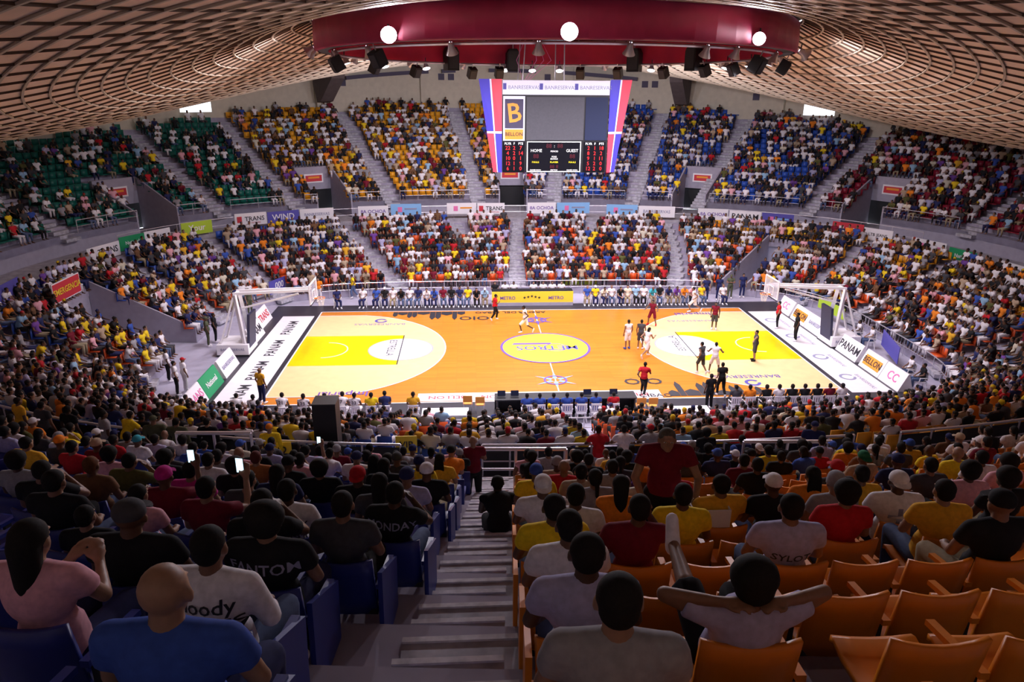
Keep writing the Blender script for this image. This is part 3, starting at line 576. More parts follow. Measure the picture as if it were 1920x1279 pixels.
for k in POSES:
    J = joints(k); T = {'J': J}
    T['body'] = skin_union(body_prims(J), .0105, 5200, 'body_'+k, 3)
    T['shirt'] = skin_union(shirt_prims(J), .016, 1500, 'shirt_'+k); T['tank'] = skin_union(shirt_prims(J, tank=True), .016, 1300, 'jersey_'+k); T['long'] = skin_union(shirt_prims(J, 1.0), .016, 1700, 'long_shirt_'+k)
    T['trousers'] = skin_union(trouser_prims(J, False), .016, 1300, 'trousers_'+k); T['shorts'] = skin_union(trouser_prims(J, True), .016, 1100, 'shorts_'+k); T['shoeL'] = skin_union(shoe_prims(J, 'L'), .012, 260, 'shoe_'+k, 2); T['shoeR'] = skin_union(shoe_prims(J, 'R'), .012, 260, 'shoe_'+k, 2)
    for n_, m_ in (('body', 'skin'), ('shirt', 'cloth'), ('tank', 'cloth'), ('long', 'cloth'), ('trousers', 'cloth'), ('shorts', 'cloth'), ('shoeL', 'cloth'), ('shoeR', 'cloth')): T[n_].materials.clear(); T[n_].materials.append(M[m_])
    TPL[k] = T
# hair and headgear, built about the head centre
def hair_me(kind):
    q = MB(); V = Vector
    P_ = {'short': [('e', V((0, -.02, .036)), (.083, .095, .088)), ('e', V((0, -.045, -.005)), (.074, .062, .075))],
          'afro': [('e', V((0, -.03, .05)), (.118, .118, .105)), ('e', V((0, -.05, .0)), (.10, .085, .09))],
          'long': [('e', V((0, -.02, .036)), (.09, .10, .09)), ('c', V((0, -.06, .0)), V((0, -.095, -.24)), .082, .06)],
          'pony': [('e', V((0, -.02, .036)), (.084, .096, .088)), ('e', V((0, -.045, -.005)), (.074, .062, .075)), ('c', V((0, -.11, .04)), V((0, -.14, -.16)), .03, .02)],
          'braids': [('e', V((0, -.02, .036)), (.086, .098, .09))]+[('c', V((x, -.085, 0)), V((x*1.3, -.10, -.25)), .02, .014) for x in (-.06, -.03, 0, .03, .06)],
          'beanie': [('e', V((0, -.015, .05)), (.092, .108, .095)), ('f', V((0, -.015, .0)), V((0, -.015, .045)), .098, .098)],
          'cap': [('e', V((0, -.012, .045)), (.086, .102, .082)), ('f', V((0, -.012, .018)), V((0, -.012, .05)), .089, .089)]}[kind]
    me = skin_union(P_, .010, 700, kind, 3); me.materials.clear(); me.materials.append(M['cloth' if kind in ('cap', 'beanie') else 'hair']); return me
HAIR = {k: hair_me(k) for k in ('short', 'afro', 'long', 'pony', 'braids', 'beanie', 'cap')}
q = MB(); V = []
for i in range(9):
    a = -1.25+2.5*i/8; V += [(.086*math.sin(a), .07+.0*a, .03), (.08*math.sin(a), .07+.105*math.cos(a), .012)]
q.add(V, [(2*i, 2*i+2, 2*i+3, 2*i+1) for i in range(8)]); q.add([(x, y, z-.006) for x, y, z in V], [(2*i, 2*i+1, 2*i+3, 2*i+2) for i in range(8)])
BRIM = q.mesh('brim', 'cloth')
q = MB()
for s in (-1, 1): q.ell((s*.031, .081, .008), (.014, .008, .007), 8, 5)
EYES = q.mesh('eyes', 'inkwhite', True)
q = MB()
for s in (-1, 1): q.ell((s*.031, .0865, .008), (.006, .004, .006), 8, 5)
PUP = q.mesh('pupils', 'ink', True)
C_ = {'white': (.78, .75, .80), 'black': (.012, .012, .015), 'yellow': (.85, .60, .02), 'mustard': (.75, .40, .03), 'red': (.50, .015, .025), 'maroon': (.17, .008, .025), 'blue': (.04, .09, .40), 'navy': (.02, .025, .10), 'grey': (.30, .29, .32), 'lilac': (.42, .40, .62), 'pink': (.75, .38, .45), 'magenta': (.50, .02, .24), 'orange': (.85, .24, .02), 'tan': (.45, .34, .24), 'cream': (.68, .62, .50), 'olive': (.10, .10, .03), 'green': (.02, .16, .08), 'camo': (.09, .10, .06), 'teal': (.05, .38, .48), 'brown': (.16, .08, .04), 'lightblue': (.30, .50, .72), 'darkgrey': (.06, .06, .07), 'rust': (.35, .12, .04), 'jean': (.09, .13, .25), 'khaki': (.36, .30, .20), 'purple': (.16, .06, .32)}
SK = [(.12, .055, .032), (.17, .08, .045), (.23, .115, .07), (.31, .17, .11), (.085, .038, .022)]
NPERS = [0]
def person(pose, loc, rz, shirt, label, hair='short', haircol=None, trou='navy', short=False, top='shirt', skin=None, group=None, scale=1., brim=1, eyes=False, cap=None, sx=1., shoes='white'):
    T = TPL[pose]; J = T['J']; NPERS[0] += 1
    o = link('person', T['body'], None, loc, SK[skin] if skin is not None else random.choice(SK)); o.rotation_euler = (0, 0, rz); o.scale = (scale*sx, scale, scale)
    tag(o, label, 'person', group)
    link({'shirt': 'shirt', 'tank': 'jersey', 'long': 'jacket'}[top], T[top], o, color=C_[shirt]); link('shorts' if short else 'trousers', T['shorts' if short else 'trousers'], o, color=C_[trou]); link('shoe', T['shoeL'], o, color=C_[shoes]); link('shoe', T['shoeR'], o, color=C_[shoes])
    if hair != 'bald':
        h = link('hair' if hair not in ('cap', 'beanie') else hair, HAIR[hair], o, J['hed'], C_[cap] if cap and hair in ('cap', 'beanie') else (haircol or (.012, .010, .010)))
        if hair == 'cap':
            b = link('brim', BRIM, h, color=C_[cap]);
            if brim < 0: b.rotation_euler = (0, 0, PI)
    if eyes: link('eyes', EYES, o, J['hed']); link('pupils', PUP, o, J['hed'])
    return o
def back_print(o, kindtop, s, size, m, z, pose, bold=True, sx=1, x=0, name='shirt_print'):
    T = TPL[pose]; me = T[kindtop]; bv = BVHTree.FromPolygons([v.co[:] for v in me.vertices], [p.vertices[:] for p in me.polygons])
    src = text_me(s, size, m, 0, bold, sx).copy()
    for v in src.vertices:
        X, Z = v.co.x+x, v.co.y+z; h = bv.ray_cast(Vector((X, -1.0, Z)), Vector((0, 1, 0)))
        v.co = Vector((X, (h[0].y if h[0] else -.15)-.006, Z))
    return link(name, src, o)
# ------------------------------------------------------------------ seats of the near upper stand
SEATC = {'blue': (.018, .03, .22), 'orange': (.75, .22, .012), 'green': (.01, .13, .10), 'redseat': (.22, .01, .03), 'fire': (.72, .10, .02), 'amber': (.80, .36, .02)}
def shell(x0, x1, z0, z1, yf, th, nx=6, nz=4):
    q = MB(); V = []
    for s in (0, 1):
        for j in range(nz+1):
            for i in range(nx+1):
                x = x0+(x1-x0)*i/nx; t = j/nz; z = z0+(z1-z0)*t+(.03*(x/x1)**2 if j == nz else 0); V.append((x, yf(x, z)-s*th, z))
    n = (nx+1)*(nz+1); g = lambda s, i, j: s*n+j*(nx+1)+i; Fc = []
    for j in range(nz):
        for i in range(nx): Fc += [(g(0, i, j), g(0, i, j+1), g(0, i+1, j+1), g(0, i+1, j)), (g(1, i, j), g(1, i+1, j), g(1, i+1, j+1), g(1, i, j+1))]
    for i in range(nx): Fc += [(g(0, i, nz), g(1, i, nz), g(1, i+1, nz), g(0, i+1, nz)), (g(0, i, 0), g(0, i+1, 0), g(1, i+1, 0), g(1, i, 0))]
    for j in range(nz): Fc += [(g(0, 0, j), g(1, 0, j), g(1, 0, j+1), g(0, 0, j+1)), (g(0, nx, j), g(0, nx, j+1), g(1, nx, j+1), g(1, nx, j))]
    return q.add(V, Fc)
S_BACK = shell(-.245, .245, .36, .86, lambda x, z: -.20-.16*(z-.36)+.5*x*x, .035).mesh('backrest', 'plastic', True)
q = MB(); V = []
for s in (0, 1):
    for j, (y, z) in enumerate(((-.2, .44), (-.05, .415), (.12, .42), (.22, .445), (.26, .43))):
        V += [(x, y, z+.35*x*x-s*.045) for x in (-.235, -.12, 0, .12, .235)]
g = lambda s, i, j: s*25+j*5+i
Fc = [f for j in range(4) for i in range(4) for f in ((g(0, i, j), g(0, i+1, j), g(0, i+1, j+1), g(0, i, j+1)), (g(1, i, j), g(1, i, j+1), g(1, i+1, j+1), g(1, i+1, j)))]
Fc += [(g(0, i, 4), g(0, i+1, 4), g(1, i+1, 4), g(1, i, 4)) for i in range(4)]+[(g(0, 0, j), g(0, 0, j+1), g(1, 0, j+1), g(1, 0, j)) for j in range(4)]+[(g(0, 4, j+1), g(0, 4, j), g(1, 4, j), g(1, 4, j+1)) for j in range(4)]
S_PAN = q.add(V, Fc).mesh('seat_pan', 'plastic', True)
S_ARM = MB().prism([(.255, -.26, .66), (.255, .2, .6), (.255, .2, .565), (.255, -.26, .62)], (.05, 0, 0)).mesh('armrest', 'plastic')
S_LEG = MB().box((.28, -.16, .31), (.035, .08, .62)).box((.28, -.05, .42), (.03, .3, .04)).box((0, -.2, .38), (.5, .04, .05)).box((.28, -.12, .015), (.05, .25, .03)).mesh('support', 'darkmetal')
S_END = MB().prism([(-.30, -.34, .1), (-.30, .2, .1), (-.30, .24, .56), (-.30, -.30, .80)], (.035, 0, 0)).mesh('end_panel', 'plastic')
def facing(rf, d, ph):
    e = .002; a, b = P(rf(d, ph-e), ph-e, 0), P(rf(d, ph+e), ph+e, 0); t = (b-a).normalized(); n = Vector((-t.y, t.x, 0))
    if n.dot(P(1, ph, 0)) > 0: n = -n
    return n
def row_walk(rf, d, ph0, ph1, sp):
    out = []; ph = ph0; sg = 1 if ph1 > ph0 else -1
    while (ph1-ph)*sg > 0: out.append(ph); e = .001; dl = (P(rf(d, ph+e), ph+e, 0)-P(rf(d, ph), ph, 0)).length/e; ph += sg*sp/dl
    return out
SEATS = []      # near upper stand: dicts
for k in range(16):
    d = k+.55
    # near side: phi about pi; left of the aisle is phi > pi (x < 0)
    for side in (-1, 1):
        ph = PI
        f = lambda ph: (lambda p: p.x-NA(p.y))(P(up_r(d, ph), ph, 0))
        lo, hi = PI-.6, PI+.6
        for _ in range(50):
            mid = (lo+hi)/2
            if f(mid) > 0: lo = mid
            else: hi = mid
        dph = (.42+.29)/up_r(d, PI)
        start = lo-dph if side > 0 else lo+dph; n = 0
        for ph in row_walk(up_r, d, start, PI-1.0 if side > 0 else PI+1.0, .57):
            p = P(up_r(d, ph), ph, up_z(k)); u, v, w_ = px(p+Vector((0, 0, 1.0))); deg = math.degrees(ph)
            if w_ < .5 or not -150 < u < 2070 or v > 1500: continue
            if any(adist(deg, a)*D2R*up_r(d, ph) < .75 for a in UP_A): continue
            SEATS.append(dict(k=k, side=side, n=n, p=p, ph=ph, f=facing(up_r, d, ph), u=u, v=v, w=w_, who=None)); n += 1
def rz_of(f): return math.atan2(-f.x, f.y)

# hand-placed spectators: head pixel, shirt, label, options
X = dict
EXP = [
 (1160, 1204, 'grey', 'nearest spectator, back of a large dark head over a grey shirt, right of the aisle', X(hair='short', sx=1.05)), (1100, 1102, 'lilac', 'broad man in grey-blue tee with cropped hair at the aisle end of orange seats', X(skin=4, sx=1.08)),
 (1066, 1004, 'white', 'spectator in white jersey with black panel and number 0 on the back', X(skin=1, print=('0', .16, 'ink', .86))), (1194, 1047, 'maroon', 'spectator in burgundy tee with hand raised to head, behind the white jersey', X(pose='sit_face', skin=0)),
 (1033, 955, 'yellow', 'man in bright yellow tee sitting at the aisle end of the orange seats', X(sx=1.06)), (1080, 955, 'white', 'spectator in white tee with black hair right beside the bright yellow tee', X()),
 (1164, 975, 'orange', 'woman with long black hair and orange strap top in orange seats', X(hair='long', top='tank', skin=2)), (1281, 952, 'yellow', 'youth in golden yellow tee left of the broad mustard tee', X(skin=0)),
 (1351, 925, 'mustard', 'broad man with cropped hair in mustard tee ahead of empty orange seats', X(sx=1.12, skin=1)), (1207, 911, 'cream', 'spectator wearing a bright orange beanie and cream top', X(hair='beanie', cap='orange', skin=0)),
 (1263, 896, 'red', 'spectator in red tee wearing a white cap with maroon back', X(hair='cap', cap='white', brim=-1)), (1408, 1142, 'lilac', 'reclining boy in pale tee with arms behind head and leg up on the seat', X(pose='recline', hair='afro', short=True, trou='black')),
 (1450, 913, 'black', 'spectator in black and white striped top with white cap', X(hair='cap', cap='white')), (1483, 939, 'lilac', 'man in lilac-grey tee with dark picture print holding a phone', X(sx=1.1, skin=2, print=('SYLOT', .09, 'ink', .88))),
 (1586, 926, 'red', 'spectator in plain red tee with dense black hair', X(hair='afro')), (1684, 901, 'white', 'man in white tee with grey cross print and backward white cap', X(hair='cap', cap='white', brim=-1, sx=1.12, print=('+', .40, 'inkgrey', .88))),
 (1770, 919, 'mustard', 'man in mustard tee sitting right of the cross-print tee', X(sx=1.06)), (1876, 932, 'black', 'man in black tee and black cap at the right edge', X(hair='cap', cap='black', sx=1.12)),
 (1523, 898, 'orange', 'spectator with braids in orange jersey numbered 14', X(hair='braids', print=('14', .2, 'ink', .88))), (1615, 898, 'mustard', 'spectator in golden tee between red tee and white cap', X()),
 (1817, 888, 'pink', 'spectator in pale patterned shirt with black hair at right', X(hair='afro')), (1566, 905, 'grey', 'spectator with grey knitted cap behind the red tee', X(hair='beanie', cap='grey')),
 (1683, 865, 'navy', 'spectator in navy cap ahead of the white-capped man', X(hair='cap', cap='navy')), (1744, 870, 'darkgrey', 'dark-haired spectator in charcoal shirt, upper right rows', X()), (1796, 854, 'yellow', 'tan-headed shaven spectator with yellow shirt at right', X(hair='bald', skin=3)),
 (1840, 859, 'white', 'spectator in white shirt with cropped hair at far right', X()), (1889, 857, 'pink', 'spectator in pale pink tee at the right edge', X(hair='afro')), (1886, 892, 'black', 'dark-clad spectator with bushy hair at the right edge', X(hair='afro')),
 (1569, 875, 'darkgrey', 'spectator wearing a red cap, right block', X(hair='cap', cap='red')), (1618, 857, 'tan', 'spectator in dark green cap and tan shirt', X(hair='cap', cap='green', brim=-1)), (1706, 835, 'mustard', 'man with blue cap and golden shirt near the right rail', X(hair='cap', cap='blue')),
 (1799, 820, 'white', 'spectator in wide tan sun hat and white-pink top', X(hair='cap', cap='tan')), (1013, 906, 'white', 'man in white tee and white cap just right of the aisle', X(hair='cap', cap='white', brim=-1, sx=1.05)), (1115, 915, 'grey', 'woman with ponytail in pale tank top', X(hair='pony', top='tank', skin=2)),
 (1090, 903, 'tan', 'spectator in tan shirt left of the ponytail woman', X()), (1149, 896, 'grey', 'man in light grey polo right of the ponytail woman', X(skin=2)), (1058, 889, 'red', 'shaven-headed man in red shirt', X(hair='bald', skin=2)), (1001, 880, 'yellow', 'spectator in blue and white cap with yellow top', X(hair='cap', cap='blue')),
 (1045, 870, 'tan', 'spectator in grey cap and tan top by the central aisle', X(hair='cap', cap='grey')), (1075, 853, 'white', 'bald man in white shirt near the front of the right block', X(hair='bald', skin=2)), (1028, 848, 'grey', 'man in grey-beige shirt near the guard rail', X()), (982, 851, 'pink', 'spectator in red and white tank top beside the guard rail', X(top='tank')),
 (1104, 877, 'black', 'spectator in black top with round dark hair', X()), (1163, 876, 'darkgrey', 'spectator with bun in charcoal top', X(hair='pony')), (1082, 887, 'black', 'dark-clad spectator right of the red shirt', X(hair='afro')), (1395, 868, 'maroon', 'spectator in dark maroon tee with cropped hair', X(skin=2)), (1420, 872, 'black', 'spectator in black behind the maroon tee', X()),
 (1345, 855, 'navy', 'spectator with blue cap right of the vendor', X(hair='cap', cap='blue')), (1440, 845, 'yellow', 'spectator in yellow and black shirt by the right rail', X()), (1220, 872, 'purple', 'spectator wearing a round white hat', X(hair='cap', cap='white')), (1222, 885, 'yellow', 'spectator in camouflage cap and yellow tee', X(hair='cap', cap='camo')),
 # left of the aisle
 (310, 1150, 'blue', 'bald man in blue tee, large in the left foreground', X(hair='bald', skin=3, sx=1.15)), (395, 1030, 'white', 'youth in white sweatshirt with black graffiti lettering on the back', X(skin=2, print=('Bloody', .11, 'ink', .98), print2=('ROOTS', .11, 'ink', .87), top='long')),
 (500, 1080, 'black', 'youth with bushy hair in black tee with pale scrawled lettering', X(hair='afro', sx=1.1, print=('FANTOM', .10, 'inkgrey', .97))), (245, 985, 'black', 'big man in black tee with patterned cap', X(hair='cap', cap='darkgrey', sx=1.2)), (60, 1030, 'pink', 'woman in pale tee looking down at her phone, left edge', X(hair='long', pose='sit_text', skin=3)),
 (160, 1010, 'black', 'child with dark hair beside the big man in black', X(scale=.85, skin=3)), (738, 925, 'black', 'spectator in black tee lettered MONDAY with hand at head', X(pose='sit_face', print=('MONDAY', .10, 'inkgrey', .98))), (763, 898, 'lilac', 'man in navy cap and pale lilac tee at the aisle', X(hair='cap', cap='navy')),
 (800, 879, 'black', 'man in white cap and black tee beside the aisle', X(hair='cap', cap='white', sx=1.05)), (825, 861, 'mustard', 'woman with braids in golden yellow top by the aisle', X(hair='braids')), (843, 867, 'black', 'child in dark top right of the braided woman', X(scale=.85)), (849, 843, 'pink', 'spectator in pale pink shirt at the aisle front', X()),
 (786, 863, 'yellow', 'spectator with navy cap and yellow shirt', X(hair='cap', cap='navy')), (774, 844, 'tan', 'spectator in striped tan shirt and navy cap', X(hair='cap', cap='navy')), (671, 887, 'black', 'spectator wearing a bright red cap backwards', X(hair='cap', cap='red', brim=-1, sx=1.08)), (669, 861, 'white', 'spectator in navy cap and white tee', X(hair='cap', cap='navy')),
 (701, 867, 'darkgrey', 'spectator with braided hair in charcoal top', X(hair='braids')), (720, 867, 'black', 'spectator with long dark hair in black', X(hair='long')), (712, 898, 'darkgrey', 'dark-haired spectator left of the MONDAY tee', X(hair='long')), (744, 884, 'darkgrey', 'spectator with cap in dark grey behind the lilac tee', X(hair='cap', cap='darkgrey')), (643, 934, 'darkgrey', 'spectator in dark grey printed tee', X(skin=2)),
 (693, 834, 'pink', 'man in pale pink polo near the loudspeaker', X()), (539, 917, 'white', 'man in white tee with black college lettering', X(print=('THE JOY', .10, 'ink', .95), print2=('VERANO', .10, 'ink', .84), hair='short')), (599, 888, 'black', 'woman with big black hair in black top', X(hair='afro', sx=1.05)), (487, 926, 'black', 'spectator in black with hand at the face', X(pose='sit_face')),
 (465, 905, 'darkgrey', 'spectator in charcoal, ahead of the hand-to-face spectator', X()), (388, 915, 'maroon', 'spectator in dark maroon holding a phone up', X(pose='sit_phone', skin=3)), (358, 876, 'magenta', 'woman in bright magenta top', X(hair='short')), (308, 910, 'maroon', 'spectator in magenta cap and maroon top', X(hair='cap', cap='magenta', pose='sit_phone')),
 (441, 876, 'black', 'spectator with bushy black hair in black, mid left block', X(hair='afro')), (448, 853, 'pink', 'shaven reddish-headed man in pink tee', X(hair='bald', skin=3)), (391, 864, 'white', 'man with cropped hair in white-pink tee', X()), (407, 850, 'grey', 'spectator in grey tee, mid left block', X()), (480, 852, 'rust', 'spectator with reddish hair in dark top', X(haircol=(.10, .02, .02))),
 (506, 840, 'lilac', 'man in navy cap and lilac-blue shirt', X(hair='cap', cap='navy')), (487, 829, 'darkgrey', 'spectator with grey cap near the left rail', X(hair='cap', cap='grey')), (450, 824, 'cream', 'spectator in bright blue cap and pale top', X(hair='cap', cap='blue')), (383, 802, 'blue', 'child in blue tee by the short left rail', X(scale=.9, skin=3)),
 (573, 845, 'lilac', 'man with cropped grey hair filming with his phone', X(pose='sit_phone', sx=1.1, skin=2)), (541, 868, 'black', 'spectator in black cap behind the filming man', X(hair='cap', cap='black')), (563, 869, 'pink', 'spectator in pink top behind the filming man', X()), (520, 883, 'navy', 'spectator with long dark hair in navy', X(hair='long')), (479, 878, 'black', 'slim spectator in black, left block', X()),
 (261, 912, 'pink', 'boy in pale pink tee, left block', X(scale=.92, skin=2)), (241, 866, 'olive', 'man in dark olive tee with hands at chin', X(pose='sit_face', sx=1.1, skin=2)), (310, 857, 'black', 'spectator in black jersey numbered 21', X(hair='afro', print=('21', .22, 'inkpink', .88))), (172, 876, 'brown', 'woman with brown hair in brown top', X(haircol=(.13, .05, .02), hair='short')), (76, 876, 'black', 'man in profile with hand on mouth', X(pose='sit_face', sx=1.1, skin=2)),
 (33, 867, 'grey', 'spectator with bushy hair in grey tee at left edge', X(hair='afro')), (50, 829, 'mustard', 'broad man in mustard shirt at left', X(sx=1.2, skin=2)), (62, 790, 'orange', 'spectator in white cap and orange top', X(hair='cap', cap='white')), (112, 828, 'darkgrey', 'spectator wearing an orange cap', X(hair='cap', cap='orange')), (136, 833, 'red', 'spectator in red tee seen in profile', X(skin=2)), (181, 812, 'darkgrey', 'spectator in white and pink cap', X(hair='cap', cap='white')),
 (182, 838, 'maroon', 'spectator in black cap with tan brim', X(hair='cap', cap='tan')), (206, 850, 'pink', 'spectator with dark hair in white-pink top', X(hair='afro')), (258, 824, 'white', 'spectator in teal cap', X(hair='cap', cap='teal')), (291, 822, 'lilac', 'spectator in lilac top at upper left', X()), (103, 925, 'black', 'dark spectator leaning back, left edge rows', X(sx=1.15)), (10, 811, 'lilac', 'spectator in lilac tee at the far left edge', X()), (239, 820, 'grey', 'spectator with outstretched arm in grey', X(pose='sit_wide', skin=2)), (362, 840, 'blue', 'spectator in royal blue tee, left block', X()), (319, 850, 'darkgrey', 'spectator in charcoal ahead of the numbered jersey', X())]
HOLD = []
def place_seat(u, v, hz, sc):      # the row whose seated head appears at that height, then the exact place along it
    best = None
    for k in range(16):
        d = k+.55; lo, hi = PI-1.1, PI+1.1
        for _ in range(40):
            m_ = (lo+hi)/2; p = P(up_r(d, m_), m_, up_z(k)); f = facing(up_r, d, m_); h = p+f*(hz.y-.05)+Vector((0, 0, hz.z*sc)); a = px(h)
            if a[2] < .4: a = (1e5 if p.x > CX else -1e5, 2000, 1)
            if a[0] > u: lo = m_
            else: hi = m_
        e = abs(a[1]-v)
        gap = p.x-NA(p.y)
        if abs(gap) < .67: m_ += (math.copysign(.67, -gap if gap == 0 else gap)-gap)*-1/up_r(d, m_); p = P(up_r(d, m_), m_, up_z(k)); f = facing(up_r, d, m_)
        near = min([(t['p']-p).length for t in SEATS if t['k'] == k and t['who']] or [9])
        e += max(0, .54-near)*700
        h = p+f*(hz.y-.05)+Vector((0, 0, hz.z*sc)); a = px(h); e = (abs(a[1]-v)+.35*abs(a[0]-u) if a[2] > .4 else 1e4)+max(0, .54-near)*700
        if best is None or e < best[0]: best = (e, k, p, f, m_)
    e, k, p, f, m_ = best; side = 1 if p.x > NA(p.y) else -1
    row = sorted([t for t in SEATS if t['k'] == k and t['side'] == side and t['who'] is None], key=lambda t: (t['p']-p).length)
    if row and (row[0]['p']-p).length < .45: t = row[0]
    else: t = dict(k=k, side=side, n=int(abs(p.x-NA(p.y))/.57-.4), who=None); SEATS.append(t)
    u2, v2, w2 = px(p+Vector((0, 0, 1))); t.update(p=p, f=f, ph=m_, u=u2, v=v2, w=max(w2, .1))
    for q in [q for q in SEATS if q is not t and q['k'] == k and q['who'] is None and (q['p']-p).length < .5]: SEATS.remove(q)
    return t
for (u, v, sh, lab, o_) in EXP:
    o_ = dict(o_); pose = o_.pop('pose', 'sit'); pr = [o_.pop('print', None), o_.pop('print2', None)]; hz = TPL[pose]['J']['hed']
    s = place_seat(u, v, hz, o_.get('scale', 1)); s['who'] = lab
    o = person(pose, s['p']+s['f']*(-.05), rz_of(s['f'])+random.uniform(-.12, .12), sh, lab, trou=o_.pop('trou', random.choice(['navy', 'jean', 'black', 'khaki'])), group='spectators in the near upper stand', **o_)
    if pose == 'sit_phone': HOLD.append(({573: 'man filming near the loudspeaker', 388: 'spectator in dark maroon top', 308: 'spectator in magenta cap'}[u], o))
    for t in pr:
        if t: back_print(o, o_.get('top', 'shirt'), t[0], t[1], t[2], t[3], pose)
# other spectators of the near rows
NEARC = ['black']*9+['white']*6+['darkgrey']*3+['navy']*3+['grey']*3+['maroon', 'red', 'yellow', 'yellow', 'mustard', 'orange', 'pink', 'lilac', 'blue', 'tan', 'brown', 'olive']
HAIRS = ['short']*9+['afro']*3+['cap']*5+['long']*2+['pony', 'braids', 'bald']
HW = {'short': 'short black hair', 'afro': 'bushy hair', 'cap': 'a cap', 'long': 'long hair', 'pony': 'a ponytail', 'braids': 'braids', 'bald': 'a shaven head'}
for s in SEATS:
    if s['who'] is not None or s['k'] > (8 if s['side'] > 0 else 8): continue
    if s['k'] >= 7 and random.random() < .65: continue
    if random.random() > .80 or NPERS[0] > 215 or (s['k'] == 0 and s['n'] < 3): continue
    h = random.choice(HAIRS); sh = random.choice(NEARC); cap = random.choice(['navy', 'black', 'white', 'red', 'orange', 'blue', 'grey'])
    s['who'] = 'x'
    hw = ('a %s cap' % cap) if h == 'cap' else HW[h]
    person(random.choice(['sit', 'sit', 'sit', 'sit_fwd', 'sit_face']), s['p']+s['f']*(-.05), rz_of(s['f'])+random.uniform(-.2, .2), sh,
           'spectator in %s top with %s, %s row, %s seat %s of the aisle' % (sh, hw, ordw(s['k']), ordw(s['n']), 'right' if s['side'] > 0 else 'left'), hair=h, cap=cap, brim=random.choice([1, 1, -1]), trou=random.choice(['navy', 'jean', 'black', 'khaki']), group='spectators in the near upper stand', scale=random.uniform(.93, 1.03), sx=.92)
for k in range(16):
    for sd in (-1, 1):
        for n, t in enumerate(sorted([t for t in SEATS if t['k'] == k and t['side'] == sd], key=lambda t: abs(t['p'].x-NA(t['p'].y)))): t['n'] = n
order = sorted(SEATS, key=lambda s: s['w']+(6 if s['who'] else 0))
for i, s in enumerate(order):
    s['solo'] = i < 210
    if not s['solo']: continue
    c = 'blue' if s['side'] < 0 else 'orange'; rz = rz_of(s['f'])
    o = empty('stadium_seat', s['p'], rz); st_ = 'taken' if s['who'] else 'empty'
    tag(o, '%s %s plastic stadium seat, %s row from the front, %s seat from the central aisle' % (st_, c, ordw(s['k']), ordw(s['n'])), 'seat', 'near stadium seats')
    for me, col in ((S_BACK, 1), (S_PAN, 1), (S_ARM, 1), (S_LEG, 0)): link(me.name, me, o, color=SEATC[c] if col else None)
    if s['n'] == 0: e = link('end_panel', S_END, o, color=SEATC[c]); e.location.x = 0 if s['side'] < 0 else 0; e.scale.x = 1
    if s['n'] == 0 and s['side'] < 0: e.location.x = .585

# ------------------------------------------------------------------ distant crowd and seats
def low_part(prims, vox, tris, nm): return skin_union(prims, vox, tris, nm, 2)
def arr(me): 
    v = np.empty(len(me.vertices)*3); me.vertices.foreach_get('co', v); me.calc_loop_triangles(); t = np.empty(len(me.loop_triangles)*3, int); me.loop_triangles.foreach_get('vertices', t); return v.reshape(-1, 3), t.reshape(-1, 3)
LOD = []
for k in ('sit', 'sit_fwd', 'sit_wide'):
    J = joints(k); bp = [p for p in body_prims(J) if max(p[2] if p[0] == 'e' else p[3:5]) > .026]
    LOD.append([(arr(low_part(bp, .028, 190, 'lod')), 'skin'), (arr(low_part(shirt_prims(J), .035, 90, 'lod')), 'shirt'), (arr(low_part(trouser_prims(J, False), .04, 60, 'lod')), 'trou'),
                (arr(low_part([('e', J['hed']+Vector((0, -.02, .036)), (.084, .096, .09)), ('e', J['hed']+Vector((0, -.045, -.005)), (.075, .062, .075))], .03, 28, 'lod')), 'hair')])
def seat_lod():
    q = MB(); q.box((0, -.25, .62), (.48, .05, .5)).box((0, .02, .42), (.47, .45, .06)); V = np.array(q.v); Fc = np.array([t for f in q.f for t in ((f[0], f[1], f[2]), (f[0], f[2], f[3]))]); return V, Fc
SLOD = seat_lod()
class Mass:
    def __init__(s): s.V = []; s.T = []; s.C = []; s.n = 0
    def put(s, V, T, p, rz, sc, col):
        c, si = math.cos(rz), math.sin(rz); W = V*sc; X_ = W[:, 0]*c-W[:, 1]*si+p[0]; Y_ = W[:, 0]*si+W[:, 1]*c+p[1]; s.V.append(np.stack([X_, Y_, W[:, 2]+p[2]], 1)); s.T.append(T+s.n); s.C.append(np.tile(np.array([*col, 1.]), (len(V), 1))); s.n += len(V)
    def build(s, name, m, smooth=False):
        V = np.concatenate(s.V); T = np.concatenate(s.T); C = np.concatenate(s.C).astype(np.float32); me = bpy.data.meshes.new(name)
        me.vertices.add(len(V)); me.vertices.foreach_set('co', V.ravel()); me.loops.add(len(T)*3); me.loops.foreach_set('vertex_index', T.ravel().astype(np.int32)); me.polygons.add(len(T)); me.polygons.foreach_set('loop_start', np.arange(0, len(T)*3, 3, dtype=np.int32))
        if smooth: me.polygons.foreach_set('use_smooth', [True]*len(T))
        me.update(calc_edges=True); a = me.color_attributes.new('Col', 'FLOAT_COLOR', 'POINT'); a.data.foreach_set('color', C.ravel()); me.materials.append(M[m]); return link(name, me)
crowd = Mass(); seats = Mass()
FARC = ['white']*20+['black']*14+['grey']*4+['navy']*4+['darkgrey']*3+['yellow']*3+['mustard']*1+['red']*2+['maroon']*2+['pink']*3+['blue']*2+['lilac']*3+['orange']*2+['lightblue']*2+['tan']*2+['purple', 'olive', 'cream', 'brown']
def pick_shirt(zone):
    if zone == 'yel' and random.random() < .35: return 'yellow'
    if zone == 'ora' and random.random() < .3: return random.choice(['orange', 'red', 'black'])
    return random.choice(FARC)
